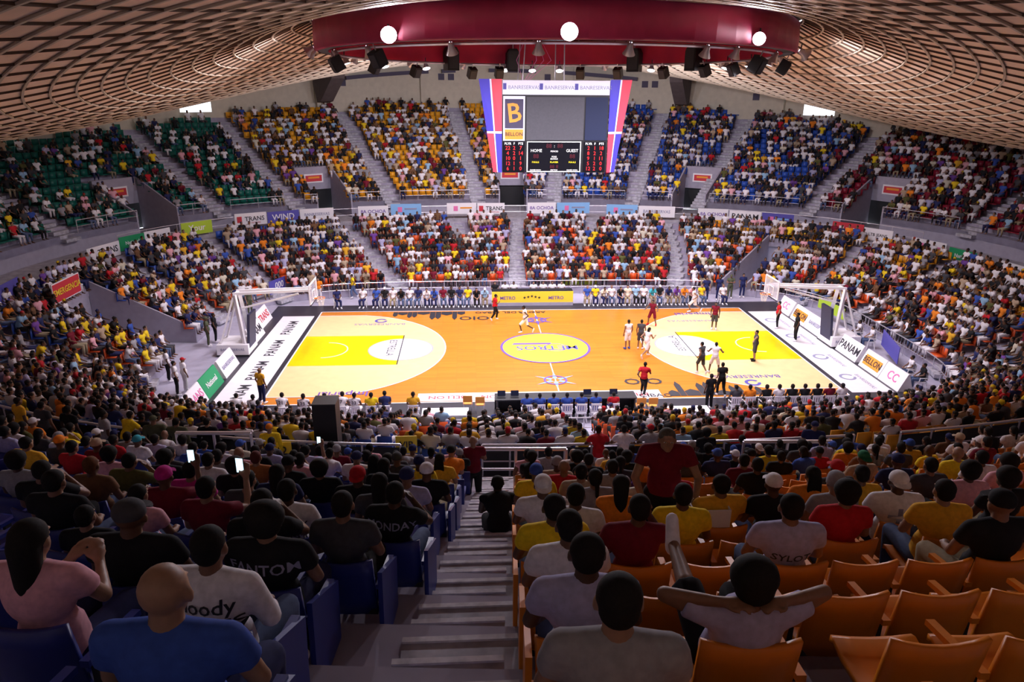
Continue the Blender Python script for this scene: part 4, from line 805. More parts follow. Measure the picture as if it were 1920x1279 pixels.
def put_person(p, rz, zone=''):
    L_ = random.choice(LOD); sk = random.choice(SK); sh = C_[pick_shirt(zone)]; tr = C_[random.choice(['navy', 'jean', 'black', 'khaki', 'darkgrey', 'white'])]
    hr = random.choice([(.012, .010, .010)]*22+[C_['white'], C_['red'], C_['yellow'], C_['navy']]); sc = random.uniform(.98, 1.12); j = random.uniform(.85, 1.15)
    for (V, T), kind in L_: crowd.put(V, T, p, rz, sc, {'skin': sk, 'shirt': tuple(min(1, x*j) for x in sh), 'trou': tr, 'hair': hr}[kind])
def upper_colour(deg):
    deg = (deg+180) % 360-180
    if -100 < deg < -41.5: return 'green', .45
    if -41.5 <= deg < 1: return 'amber', .70
    if 1 <= deg < 52.5: return 'blue2', .74
    if 52.5 <= deg < 125: return 'redseat', .72
    return 'blue', .8
SEATC['blue2'] = (.03, .09, .45)
def visible(p):
    u, v, w_ = px(p); return w_ > 3 and -40 < u < 1960 and 100 < v < 1330
for k in range(18):
    d = k+.5
    for ph in row_walk(up_r, d, -PI*.78, PI*.78, .56):
        deg = math.degrees(ph); r = up_r(d, ph)
        if r > RW-.5 or (in_port(deg) and k < 6) or any(adist(deg, a)*D2R*r < .8 for a in UP_A): continue
        p = P(r, ph, up_z(k))
        if near_aisle(p) or not visible(p+Vector((0, 0, .8))): continue
        if p.y < -22 and any(abs(s['p'].x-p.x) < .4 and abs(s['p'].y-p.y) < .4 for s in SEATS if s['k'] == k): continue
        rz = rz_of(facing(up_r, d, ph)); c, occ = upper_colour(deg)
        if k > 14: occ *= .75
        occ *= .75+.5*(.5+.5*math.sin(deg*.7+k*.9))
        seats.put(*SLOD, p, rz, 1, SEATC[c])
        if random.random() < occ: put_person(p+facing(up_r, d, ph)*(-.03), rz+random.uniform(-.25, .25))
for s in SEATS:
    if not s['solo']: seats.put(*SLOD, s['p'], rz_of(s['f']), 1, SEATC['blue' if s['side'] < 0 else 'orange'])
for k in range(10):
    d = k+.45
    for ph in row_walk(low_r, d, -PI, PI, .54):
        deg = math.degrees(ph); r = low_r(d, ph)
        if (low_cut(deg) and k < 8) or any(adist(deg, lo_ang(a, d))*D2R*r < .72 for a in LO_A if k > 6 or not lo_short(a)): continue
        p = P(r, ph, low_z(k))
        if not visible(p+Vector((0, 0, .9))): continue
        f = facing(low_r, d, ph); rz = rz_of(f)
        c = ('blue2' if k > 4 else 'fire') if deg < -38 else (('amber' if k > 5 else 'fire') if deg > 38 else ('redseat' if k > 8 else 'fire'))
        seats.put(*SLOD, p, rz, 1, SEATC[c])
        zone = 'yel' if -110 < deg < -92 and k < 6 else ('ora' if 120 < deg < 175 else '')
        if random.random() < .92: put_person(p-f*.03, rz+random.uniform(-.25, .25), zone)
tag(crowd.build('crowd', 'crowd', True), 'seated crowd in coloured shirts filling the stands round the court', 'crowd', kind='stuff')
tag(seats.build('seats', 'seatmix'), 'rows of green, orange, blue and dark red seats round the stands', 'seats', kind='stuff')
# ------------------------------------------------------------------ chairs, tables, courtside people
def chair_me():
    q = MB(); q.box((0, 0, .42), (.44, .42, .035)); seat = q.mesh('seat', 'inkwhite')
    q = MB(); V = []
    for x in (-.2, -.1, 0, .1, .2): q.box((x, -.2, .68), (.06, .03, .34))
    q.box((0, -.2, .85), (.46, .04, .08)); q.box((0, -.2, .53), (.44, .03, .06))
    back = q.mesh('backrest', 'inkwhite')
    legs = [MB().bar((sx*.17, sy*.16, .42), (sx*.22, sy*.22, 0), .045).mesh('leg', 'inkwhite') for sx in (-1, 1) for sy in (-1, 1)]
    arms = [MB().bar((sx*.23, -.2, .64), (sx*.23, .16, .62), .05, .03).bar((sx*.23, .14, .62), (sx*.21, .16, .42), .04).mesh('armrest', 'inkwhite') for sx in (-1, 1)]
    return [seat, back]+legs+arms
CH = chair_me()
def chair(p, rz, label, group):
    o = empty('plastic_chair', p, rz)
    for me in CH: link(me.name, me, o)
    return tag(o, label, 'chair', group)
def at_floor(u, v, z=0): return atz(u, v, z)
FB = [(682, 'white', 0), (707, 'blue', 1), (720, 'black', 0), (733, 'white', 0), (747, 'black', 0), (762, 'white', 0), (777, 'navy', 0), (792, 'white', 0), (807, 'blue', 0), (822, 'maroon', 0), (837, 'black', 0), (848, 'navy', 0), (862, 'yellow', 0), (877, 'black', 0), (890, 'lightblue', 0),
      (1100, 'blue', 0), (1113, 'yellow', 0), (1127, 'cream', 0), (1142, 'white', 0), (1155, 'black', 0), (1168, 'cream', 0), (1183, 'lightblue', 0), (1195, 'white', 0), (1208, 'teal', 0), (1223, 'black', 0), (1237, 'navy', 0), (1250, 'purple', 0), (1265, 'orange', 0), (1280, 'pink', 0), (1313, 'yellow', 0), (1353, 'white', 0)]
prev = -99
for i, (u, c, _) in enumerate(FB):
    p = aty(u, 575, 8.75); p.z = 0; p.x = max(p.x, prev+.56); prev = p.x
    side = 'left' if u < 950 else 'right'; n = i if u < 950 else i-15
    chair(p, PI, 'white plastic chair under the %s person of the far %s bench' % (ordw(n), side), 'far bench chairs')
    person(random.choice(['sit', 'sit_fwd', 'sit']), p, PI+random.uniform(-.2, .2), c, 'person in %s top seated %s along the far %s bench' % (c, ordw(n), side), trou=random.choice(['jean', 'khaki', 'navy', 'black']), hair=random.choice(['short', 'short', 'cap', 'bald']), cap='white', group='people on the far bench', eyes=True)
p = aty(633, 570, 8.6); p.z = 0; chair(p, PI, 'lone white chair near the left end of the far sideline', 'far bench chairs'); person('sit', p, PI+.4, 'navy', 'person in navy sitting alone on a chair left of the far bench', eyes=True)
tb = empty('sponsor_table', (0, 8.9, 0)); MB().box((0, -.35, .5), (5.55, .04, 1.0)).build('front_board', 'inkyellow', tb); MB().box((0, .1, .96), (5.55, .9, .05)).build('table_top', 'black', tb); MB().box((0, -.36, .12), (5.56, .05, .24)).build('kick_board', 'greywall', tb)
for i in range(5):
    cx_, cz_ = -.55+i*.25, .58+.1*(1-abs(i-2)/2); MB().prism([(cx_+(.11 if j % 2 == 0 else .045)*math.sin(j*PI/5), -.375, cz_+(.11 if j % 2 == 0 else .045)*math.cos(j*PI/5)) for j in range(10)], (0, -.012, 0)).build('star_mark', 'ink', tb)
for x in (-1.7, 1.6): text('METRO', .32, 'inkpurple', tb, frame((x, -.38, .55), (1, 0, 0), (0, 0, 1)), bold=True)
for s in (-2.5, 2.5): MB().box((s, .3, .47), (.06, .5, .94)).build('leg', 'black', tb)
tag(tb, 'long yellow fronted officials table on the far sideline with five stars', 'table')
for i, u in enumerate((928, 947, 963, 1000, 1018, 1035, 1052)):
    p = aty(u, 560, 10.0); p.z = .0; chair(p, PI, 'chair behind the yellow table, %s from the left' % ordw(i), 'yellow table chairs')
    person('sit', p, PI, 'black' if i == 0 else 'white', 'official in %s shirt behind the yellow table, %s from the left' % ('black' if i == 0 else 'white', ordw(i)), group='officials behind the yellow table', eyes=True)
# near benches, seen from behind
prev = -99
for i, (u, c, nm, top) in enumerate(((446, 'white', '', 'tank'), (480, 'white', '31', 'tank'), (496, 'navy', '', 'shirt'), (530, 'white', '21', 'tank'), (572, 'white', '23', 'tank'), (611, 'white', '11', 'tank'), (641, 'white', '7', 'tank'), (660, 'white', '33', 'tank'), (697, 'yellow', '', 'shirt'), (717, 'navy', '', 'shirt'), (775, 'mustard', '', 'shirt'))):
    p = atz(u, 742, 1.2); p = Vector((p.x, -10.15 if u == 496 else -9.55, 0))
    if p.y > -10: p.x = max(p.x, prev+.58); prev = p.x
    chair(p, 0, 'chair of the %s person on the near left team bench' % ordw(i), 'near bench chairs')
    lab = ('bench player in white jersey numbered %s, %s along the near left bench' % (nm, ordw(i))) if nm else 'person in %s top on the near left bench, %s from the left' % (c, ordw(i))
    o = person('sit_fwd' if i % 3 == 0 else 'sit', p, random.uniform(-.15, .15), c, lab, top=top, trou='white' if top == 'tank' else 'navy', short=top == 'tank', group='near left team bench', scale=1.08)
    if nm: back_print(o, 'tank', nm, .2, 'ink', .95, 'sit_fwd' if i % 3 == 0 else 'sit')
prev = -99
for i, (u, c) in enumerate(((1388, 'darkgrey'), (1415, 'orange'), (1447, 'black'), (1468, 'white'), (1497, 'black'), (1515, 'black'), (1531, 'black'), (1560, 'maroon'), (1578, 'white'))):
    p = atz(u, 738, 1.2); p = Vector((p.x, -9.3, 0))
    if p.y > -10: p.x = max(p.x, prev+.58); prev = p.x
    chair(p, 0, 'chair of the %s person on the near right team bench' % ordw(i), 'near right bench chairs')
    person('sit', p, random.uniform(-.15, .15), c, 'bench person in %s jersey, %s along the near right team bench' % (c, ordw(i)), top='tank' if c == 'black' else 'shirt', trou='black', short=True, group='near right team bench', scale=1.05)
sct = empty('scorer_table', (0, -8.75, 0)); MB().box((0, 0, .76), (6.4, .8, .05)).build('table_top', 'black', sct); MB().box((0, .36, .38), (6.4, .04, .76)).build('front_panel', 'black', sct)
for s in (-3.1, 0, 3.1): MB().box((s, -.1, .37), (.06, .6, .74)).build('leg', 'darkmetal', sct)
tag(sct, 'long black scorer table on the near sideline facing the court', 'table')
for i, u in enumerate((988, 1012, 1038, 1063, 1090, 1117, 1150)):
    p = aty(u, 760, -9.75); p.z = 0; c = 'blue' if i < 6 else 'red'; chair(p, 0, 'white plastic chair behind the scorer table, %s from the left' % ordw(i), 'scorer chairs')
    person('sit', p+Vector((0, .05, 0)), 0, c, 'scorer in %s shirt at the black table, %s from the left' % (c, ordw(i)), group='scorers at the near table')
for i, x in enumerate((-2.9, -2.3, 1.0, 2.2)):
    l = empty('laptop', (x, -8.8, .785)); MB().box((0, 0, .01), (.36, .25, .02)).build('keyboard', 'darkmetal', l); MB().box((0, .14, .13), (.36, .02, .24), rot=Matrix.Rotation(-.25, 3, 'X')).build('display', 'darkmetal', l); MB().box((0, .125, .13), (.33, .01, .2), rot=Matrix.Rotation(-.25, 3, 'X')).build('screen', 'screen2', l)
    tag(l, 'open laptop on the scorer table, %s from the left' % ordw(i), 'laptop', 'laptops')
for i, (u, v) in enumerate(((835, 772), (1288, 768))):
    p = atz(u, v, .75); t = empty('folding_table', (p.x, p.y, 0)); MB().box((0, 0, .73), (2.0, .8, .04)).build('table_top', 'inkwhite', t)
    for sx in (-.9, .9):
        for sy in (-.32, .32): MB().bar((sx, sy, .72), (sx, sy, 0), .04).build('leg', 'steel', t)
    tag(t, 'white folding table on the near apron, %s of the scorer table' % ('left' if i == 0 else 'right'), 'table', 'white folding tables')
for i, (u, v) in enumerate(((877, 760), (900, 762), (1200, 764), (1222, 764))):
    p = atz(u, v, .3); t = empty('bench_chair', (p.x, p.y, 0)); MB().box((0, 0, .43), (.42, .4, .03)).build('seat', 'inkorange', t); MB().box((0, -.2, .7), (.42, .03, .3)).build('backrest', 'inkorange', t)
    for sx in (-.18, .18): MB().bar((sx, -.2, .85), (sx, -.2, 0), .025).build('leg', 'steel', t); MB().bar((sx, .18, .42), (sx, .18, 0), .025).build('leg', 'steel', t)
    tag(t, 'empty orange chair beside the scorer table, %s from the left' % ordw(i), 'chair', 'empty orange chairs')
# players and referees on the court: foot pixel
for (u, v, pose, rz, sh, tr, lab, kw) in (
 (928, 602, 'walk', -1.4, 'red', 'black', 'referee in red shirt walking by the far sideline', X()), (985, 626, 'run', 1.35, 'white', 'white', 'player in white running near the half line', X(top='tank', short=True)), (1176, 655, 'stand', .3, 'white', 'white', 'player in white with blue shoes right of the centre circle', X(top='tank', short=True, shoes='blue')),
 (1200, 655, 'stand', -.4, 'darkgrey', 'darkgrey', 'player in dark jersey beside the white player with blue shoes', X(top='tank', short=True)), (1211, 672, 'run', -1.0, 'white', 'white', 'long-haired player in white running near the right arc', X(top='tank', short=True, hair='braids')), (1222, 610, 'wide', 2.6, 'maroon', 'maroon', 'player in dark red jersey with red shoes by the far right arc', X(top='tank', short=True, shoes='red')),
 (1313, 702, 'walk', .6, 'darkgrey', 'darkgrey', 'player in dark jersey with white leggings below the right key', X(top='tank', short=True)), (1338, 700, 'wide', -.3, 'white', 'white', 'player in white jersey with back to the camera below the right key', X(top='tank', short=True)), (1205, 745, 'run', -.4, 'red', 'black', 'referee in red shirt running along the near sideline', X()),
 (1350, 745, 'walk', .1, 'black', 'black', 'person in black standing on the near sideline', X()), (1328, 768, 'stand', .2, 'black', 'black', 'person in black standing in front of the right bench', X()), (1300, 587, 'run', 1.2, 'white', 'white', 'player in white running near the far sideline at right', X(top='tank', short=True)), (1338, 618, 'stand', 2.8, 'maroon', 'darkgrey', 'player in maroon jersey standing in the right arc', X(top='tank', short=True)),
 (1413, 677, 'point', 1.35, 'darkgrey', 'darkgrey', 'player in dark jersey pointing an arm inside the right key', X(top='tank', short=True, shoes='black')), (1456, 616, 'stand', 1.2, 'red', 'black', 'referee in red shirt standing beyond the right end line', X()), (493, 757, 'stand', -.5, 'mustard', 'navy', 'man in mustard shirt standing at the near left corner', X(hair='bald')),
 (600, 567, 'stand', 2.9, 'orange', 'white', 'man in orange shirt and white trousers behind the left basket', X()), (664, 560, 'walk', 1.7, 'yellow', 'jean', 'man in yellow shirt and pale jeans behind the far bench', X()), (1322, 565, 'stand', 3.0, 'navy', 'navy', 'guard in navy standing at the far right corner, leftmost', X()), (1346, 563, 'stand', 3.1, 'navy', 'navy', 'guard in navy at the far right corner, second', X()),
 (1367, 560, 'stand_cross', 2.9, 'camo', 'camo', 'guard in olive uniform at the far right corner', X(hair='cap', cap='camo')), (1390, 558, 'stand', 3.0, 'navy', 'navy', 'guard in navy at the far right corner, rightmost', X()), (392, 650, 'stand', -1.2, 'camo', 'camo', 'soldier in camouflage behind the left basket stand', X(hair='cap', cap='camo')), (406, 642, 'stand', -1.3, 'black', 'black', 'man in black behind the left basket stand', X()),
 (470, 590, 'stand', -2.2, 'camo', 'camo', 'soldier in camouflage beyond the left baseline boards', X(hair='cap', cap='camo')), (318, 716, 'stand', -1.0, 'white', 'black', 'man in white shirt standing by the left stand', X()), (350, 735, 'stand', -.9, 'white', 'white', 'man in white with red cap standing left of the boards', X(hair='cap', cap='red')), (334, 742, 'stand', -1.1, 'white', 'black', 'second man in white shirt by the left stand', X()),
 (1490, 640, 'stand', 1.4, 'black', 'black', 'cameraman in black beside the right basket stand', X())):
    person(pose, atz(u, v, 0)+Vector((0, 0, .02)), rz, sh, lab, trou=tr, eyes=True, **kw)
for i, (u, v, c) in enumerate(((1606, 640, 'white'), (1630, 652, 'white'), (1702, 712, 'white'), (1724, 728, 'black'), (1512, 572, 'black'), (1492, 565, 'white'))):
    p = atz(u, v, 0); p.z = -.02; chair(p, 1.35, 'white chair beyond the right end line, %s from the far end' % ordw(i), 'right end chairs'); person('sit', p, 1.35, c, 'person in %s shirt seated beyond the right end line, %s chair' % (c, ordw(i)), trou='jean', group='people beyond the right end line')
STOOD = []
# people standing on the concourse and aisles (head pixel, floor height)
for (u, v, z, pose, rz, sh, tr, lab, kw) in (
 (544, 778, CONC, 'stand', .1, 'yellow', 'grey', 'usher in yellow jacket and orange cap standing at the near railing', X(top='long', hair='cap', cap='orange')), (48, 748, CONC, 'stand', -.6, 'mustard', 'black', 'man in golden shirt holding papers at left', X(sx=1.1)), (308, 752, CONC, 'stand_rail', -.5, 'yellow', 'jean', 'person in bright yellow shirt leaning over the left railing', X()),
 (356, 758, CONC, 'stand', .1, 'camo', 'camo', 'soldier in camouflage seen from behind, left of two', X(top='long', hair='cap', cap='camo', sx=1.1)), (405, 757, CONC, 'stand', -.1, 'camo', 'camo', 'soldier in camouflage seen from behind, right of two', X(top='long', sx=1.1)), (428, 752, CONC, 'stand', 0, 'black', 'black', 'person in black standing right of the soldiers', X(top='long')),
 (188, 748, CONC, 'stand', -.4, 'black', 'black', 'man in black standing left of the grey-shirted person', X(sx=1.1)), (240, 760, CONC, 'stand', -.8, 'grey', 'jean', 'person in grey tee standing beside the man in black', X()), (128, 745, CONC, 'stand', -.3, 'darkgrey', 'black', 'person in dark check shirt standing at left', X()),
 (1121, 797, CONC, 'stand_rail', 0, 'red', 'grey', 'woman in red top leaning on the railing', X(haircol=(.03, .015, .01))), (1168, 800, CONC, 'stand_rail', -.1, 'white', 'navy', 'man in white tee leaning on the railing right of the red top', X()), (1212, 786, CONC, 'stand_rail', .05, 'grey', 'black', 'man in grey tee and red cap at the railing', X(hair='cap', cap='red')),
 (1520, 793, CONC, 'stand', -.3, 'navy', 'navy', 'man in navy standing on the stairs at right', X(hair='cap', cap='navy', sx=1.1)), (887, 828, 5.1, 'stand_cross', .2, 'maroon', 'black', 'man in maroon tee at the foot of the aisle', X(hair='bald', skin=3)), (1325, 812, CONC, 'stand', .1, 'black', 'black', 'person with afro in black lettered shirt by the railing', X(hair='afro')), (1346, 825, CONC, 'stand', 0, 'navy', 'navy', 'person in navy patterned shirt standing by the railing', X())):
    p = atz(u, v, z+1.63); p.z = z; a_ = math.atan2(p.x, p.y); r_ = math.hypot(p.x, p.y)
    if z == CONC: r_ = max(low_r(11, a_)+.55, min(up_r(0, a_)-.45, r_)); p = P(r_, a_, z)
    for q_ in STOOD:
        if (q_-p).length < .62: p.x += .62
    STOOD.append(p)
    person(pose, p, rz, sh, lab, trou=tr, group='people standing behind the near lower stand', **kw)
p = Vector((NA(-29.6)+.18, -29.75, up_z(6)-.22)); person('sit_fwd', p, .05, 'black', 'man in black sleeveless top sitting on the aisle steps', trou='black', hair='short', skin=4, sx=1.1, top='tank')
best = None
for k in range(3, 11):
    p = atz(1303, 843, up_z(k)+1.6); a_ = math.atan2(p.x, p.y); e = abs(math.hypot(p.x, p.y)-up_r(k+.16, a_))
    if best is None or e < best[0]: best = (e, k, a_)
pv = P(up_r(best[1]-1+.2, best[2]), best[2], up_z(best[1]-1)); person('stand_vendor', pv, PI-.1, 'maroon', 'vendor in maroon tee facing the camera and carrying a white box', trou='black', skin=3, eyes=True, haircol=(.1, .09, .08), sx=1.1)
q = MB(); bx_ = empty('vendor_box', pv+Vector((.34, -.46, .86))); bx_.scale = (.66, .66, .66); MB().box((0, 0, .01), (.55, .36, .02)).build('base', 'inkwhite', bx_)
for c, d in (((0, -.18, .15), (.58, .02, .3)), ((0, .18, .15), (.58, .02, .3)), ((-.28, 0, .15), (.02, .36, .3)), ((.28, 0, .15), (.02, .36, .3))): MB().box(c, d).build('side', 'inkwhite', bx_)
tag(bx_, 'white open box carried by the vendor in maroon', 'box')
p = atz(620, 870, CONC); ls = empty('loudspeaker', (p.x, p.y, CONC)); MB().box((0, 0, .95), (.62, .6, 1.9)).build('cabinet', 'black', ls); MB().box((0, .31, 1.4), (.5, .03, .8)).build('grille', 'darkmetal', ls); MB().box((0, 0, 1.92), (.64, .62, .04)).build('top_plate', 'darkmetal', ls); tag(ls, 'tall black loudspeaker standing at the near left railing', 'loudspeaker')
for i, (sx, rz) in enumerate(((-1, 0), (1, 0))): pass
for who, o in HOLD:
    f_ = TPL['sit_phone']['J']['finR']; rz = o.rotation_euler.z; c_, s_ = math.cos(rz), math.sin(rz); x_, y_, z_ = f_.x*o.scale.x-.045, (f_.y-.012)*o.scale.y, (f_.z+.045)*o.scale.z
    ph_ = empty('phone', (o.location.x+x_*c_-y_*s_, o.location.y+x_*s_+y_*c_, o.location.z+z_), rz); MB().box((0, 0, 0), (.075, .01, .155)).build('case', 'black', ph_); MB().box((0, -.006, 0), (.068, .004, .145)).build('screen', 'phone', ph_); tag(ph_, 'lit phone held up by the '+who, 'phone', 'phones')

# ------------------------------------------------------------------ baskets
for s, nm in ((-1, 'left'), (1, 'right')):
    b = empty('basket_stand', (s*17.4, 0, 0)); T = lambda x, y, z: (s*(x-17.4), y, z)
    MB().box(T(17.2, 0, .36), (1.7, 1.7, .62)).build('base', 'inkwhite', b); MB().box(T(17.2, 0, .06), (1.75, 1.75, .08)).build('chassis', 'darkmetal', b)
    for sy in (-.55, .55): MB().bar(T(16.6, sy, .6), T(16.9, sy*.7, 3.35), .14, .2).build('upright', 'inkwhite', b); MB().bar(T(17.9, sy, .6), T(17.0, sy*.7, 3.2), .09).build('strut', 'inkwhite', b)
    MB().box(T(16.32, 0, 1.35), (.14, 1.2, 1.9), rot=Matrix.Rotation(-s*.1, 3, 'Y')).build('front_pad', 'pad', b); MB().bar(T(16.9, -.4, 3.35), T(16.9, .4, 3.35), .14).build('cross_bar', 'inkwhite', b)
    for sy in (-.22, .22): MB().bar(T(17.0, sy*1.5, 3.4), T(12.95, sy, 3.55), .10, .14).build('arm', 'inkwhite', b)
    MB().bar(T(16.7, 0, 2.5), T(13.6, 0, 3.3), .09).build('arm_brace', 'inkwhite', b)
    bb = MB().box(T(12.8, 0, 3.43), (.03, 1.8, 1.05)).build('backboard', 'glass', b); q = MB()
    for a_, c_ in (((12.8, -.9, 2.9), (12.8, .9, 2.9)), ((12.8, -.9, 3.95), (12.8, .9, 3.95)), ((12.8, -.9, 2.9), (12.8, -.9, 3.95)), ((12.8, .9, 2.9), (12.8, .9, 3.95))): q.bar(T(*a_), T(*c_), .06)
    q.build('board_frame', 'inkwhite', bb); q = MB()
    for a_, c_ in (((12.77, -.3, 3.05), (12.77, .3, 3.05)), ((12.77, -.3, 3.5), (12.77, .3, 3.5)), ((12.77, -.3, 3.05), (12.77, -.3, 3.5)), ((12.77, .3, 3.05), (12.77, .3, 3.5))): q.bar(T(*a_), T(*c_), .05, .02)
    q.build('target_square', 'inkwhite', bb); MB().box(T(12.8, 0, 2.87), (.08, 1.8, .07)).build('board_padding', 'pad', bb)
    rm = MB().tube([T(12.42+.225*math.cos(2*PI*i/20), .225*math.sin(2*PI*i/20), 3.05) for i in range(21)], .018, 6, cap=False).bar(T(12.66, 0, 3.03), T(12.8, 0, 3.03), .12, .06).build('rim', 'rim', b); q = MB()
    for i in range(12):
        for d_ in (1, -1): q.tube([T(12.42+r_*math.cos(a_), r_*math.sin(a_), z_) for r_, z_, a_ in ((.225, 3.04, i*PI/6), (.17, 2.85, i*PI/6+d_*.26), (.125, 2.62, i*PI/6+d_*.52))], .006, 4)
    q.build('net', 'net', rm); text('BANRESERVAS', .2, 'inkgrey', b, frame(T(17.2, -.86, .4), (1, 0, 0), (0, 0, 1)))
    tag(b, 'white portable basketball stand with glass backboard at the %s end' % nm, 'basketball hoop', 'basketball hoops')
# wedge shaped advertising boards along both end lines
last = {}
for i, (u, v, m_, t, tm, Ln) in enumerate(((527, 593, 'inkwhite', 'TRANS', 'inkred', 2.3), (505, 622, 'inkwhite', 'PANAM', 'ink', 2.3), (457, 680, 'inkwhite', 'BANRESERVAS', 'inkgrey', 2.2), (433, 715, 'inkgreen', 'National', 'inkwhite', 2.2), (413, 741, 'inkwhite', 'TRANS', 'inkpink', 2.0),
   (1432, 574, 'inkwhite', 'CC', 'inkpink', 1.9), (1455, 592, 'inkwhite', 'BELLON', 'inkorange', 2.0), (1490, 608, 'inkwhite', 'BANRESERVAS', 'inkgrey', 2.4), (1560, 653, 'inkwhite', 'PANAM', 'ink', 2.2), (1592, 682, 'inkwhite', 'BELLON', 'inkorange', 1.9), (1618, 705, 'inkwhite', 'CC', 'inkpink', 1.8))):
    s = -1 if i < 5 else 1; p = atz(u, v, .45); p = Vector((s*max(16.55, min(17.3, abs(p.x))), p.y, 0))
    if i == 0: p.x = -16.9
    if s in last: p.y = min(p.y, last[s][0]-(last[s][1]+Ln)/2-.04)
    last[s] = (p.y, Ln)
    w_ = empty('wedge_board', p); MB().prism([(0, -Ln/2, 0), (s*.75, -Ln/2, 0), (s*.75, -Ln/2, .12), (s*.48, -Ln/2, .92), (s*.42, -Ln/2, .92)], (0, Ln, 0)).build('body', m_, w_)
    sl = Vector((s*.42, 0, .92)).normalized(); ctr = Vector((s*.21, 0, .46))+Vector((-.92*s, 0, .42)).normalized()*.012
    if t == 'BELLON': MB().box(ctr, (Ln*.8, .55, .012), rot=frame((0, 0, 0), (0, -s, 0), sl).to_3x3()).build('colour_field', 'inkorange', w_); tm = 'ink'; ctr = ctr+Vector((-.92*s, 0, .42)).normalized()*.012
    text(t, min(.62, Ln*.85/(len(t)*.6)), tm, w_, frame(ctr, (0, -s, 0), sl), bold=True)
    tag(w_, '%s wedge advertising board with %s lettering, %s along the %s end line' % ('green' if m_ == 'inkgreen' else 'white', {'inkred': 'red', 'ink': 'black', 'inkgrey': 'grey', 'inkwhite': 'white', 'inkpink': 'pink'}[tm], ordw(i if i < 5 else i-5), 'left' if i < 5 else 'right'), 'advertising board', 'wedge boards')

# ------------------------------------------------------------------ scoreboard
sb = empty('scoreboard', (0, -2.2, 10.0)); ZT, W2 = 4.35, 2.58
MB().box((0, 2.2, 2.15), (2*W2, 4.4, 4.3)).build('cabinet', 'black', sb)
def fb(name, x0, x1, z0, z1, m_, y=-.02, par=None): return MB().box(((x0+x1)/2, y, (z0+z1)/2), (x1-x0, .03, z1-z0)).build(name, m_, par or sb)
tp = fb('top_sign', -W2, W2, 3.65, 4.3, 'bpanel')
for x in (-1.7, .05, 1.75): text('BANRESERVAS', .24, 'inkgrey', tp, frame((x+.15, -.045, 3.97), (1, 0, 0), (0, 0, 1))); MB().box((x-.78, -.045, 4.02), (.16, .01, .28)).build('emblem', 'inkblue', tp)
sg = fb('side_sign', -2.55, -1.5, 1.52, 3.58, 'bpanel'); fb('sign_field', -2.47, -1.58, 2.1, 3.45, 'duct', -.04, sg)
text('B', 1.25, 'inkorange', sg, frame((-2.02, -.06, 2.78), (1, .0, .12), (0, 0, 1)), bold=True); fb('sign_band', -2.47, -1.58, 1.58, 2.05, 'inkorange', -.035, sg); text('BELLON', .24, 'ink', sg, frame((-2.02, -.06, 1.82), (1, 0, 0), (0, 0, 1)), bold=True)
fb('video_screen', -1.42, 1.38, 1.55, 3.55, 'screen'); fb('side_screen', 1.45, 2.52, 1.55, 3.55, 'screen2')
for x0, x1, nm, rows in ((-2.56, -1.5, 'home_panel', (('22', '2', '7'), ('4', '2', '14'), ('10', '0', '1'), ('12', '1', '9'), ('6', '1', '0'))), (1.42, 2.5, 'guest_panel', (('2', '1', '18'), ('8', '2', '2'), ('9', '1', '11'), ('5', '2', '0'), ('12', '2', '0')))):
    pn = fb(nm, x0, x1, .05, 1.48, 'sbblack', -.03); xs = [x0+.24, x0+.55, x0+.87]
    for x, t in zip(xs, ('PLYR', 'F', 'PTS')): text(t, .15, 'ledw', pn, frame((x, -.055, 1.38), (1, 0, 0), (0, 0, 1)), bold=True)
    for j, r_ in enumerate(rows):
        for x, t in zip(xs, r_): text(t, .25, 'led', pn, frame((x, -.055, 1.17-j*.245), (1, 0, 0), (0, 0, 1)))
pn = fb('centre_panel', -1.36, 1.26, .05, 1.48, 'sbblack', -.03)
for x0, x1, z0, z1 in ((-1.38, 1.28, 1.45, 1.49), (-1.38, 1.28, .03, .07), (-1.38, -1.34, .03, 1.49), (1.24, 1.28, .03, 1.49)): fb('panel_border', x0, x1, z0, z1, 'ledw', -.05, pn)
for t, x, z, m_, sz in (('HOME', -.92, 1.05, 'ledw', .2), ('GUEST', .85, 1.05, 'ledw', .2), ('PERIOD', -.03, 1.02, 'ledw', .11), ('POSS', -.03, .76, 'ledw', .11), ('BONUS', -.03, .66, 'ledw', .11), ('FOULS', -.95, .5, 'ledy', .12), ('PLAYER', -.03, .5, 'ledy', .12), ('FOULS', .87, .5, 'ledy', .12), (':', -.03, 1.27, 'ledw', .2), ('MATCH', -.03, .12, 'ledw', .1), ('GAMES WON', -.95, .12, 'ledw', .09), ('GAMES WON', .87, .12, 'ledw', .09), ('88', -.3, 1.27, 'leddim', .28), ('88', .25, 1.27, 'leddim', .28), ('88', -.93, .78, 'leddim', .28), ('88', .87, .78, 'leddim', .28), ('88 8', -.03, .28, 'leddim', .24)):
    text(t, sz, m_, pn, frame((x, -.06, z), (1, 0, 0), (0, 0, 1)))
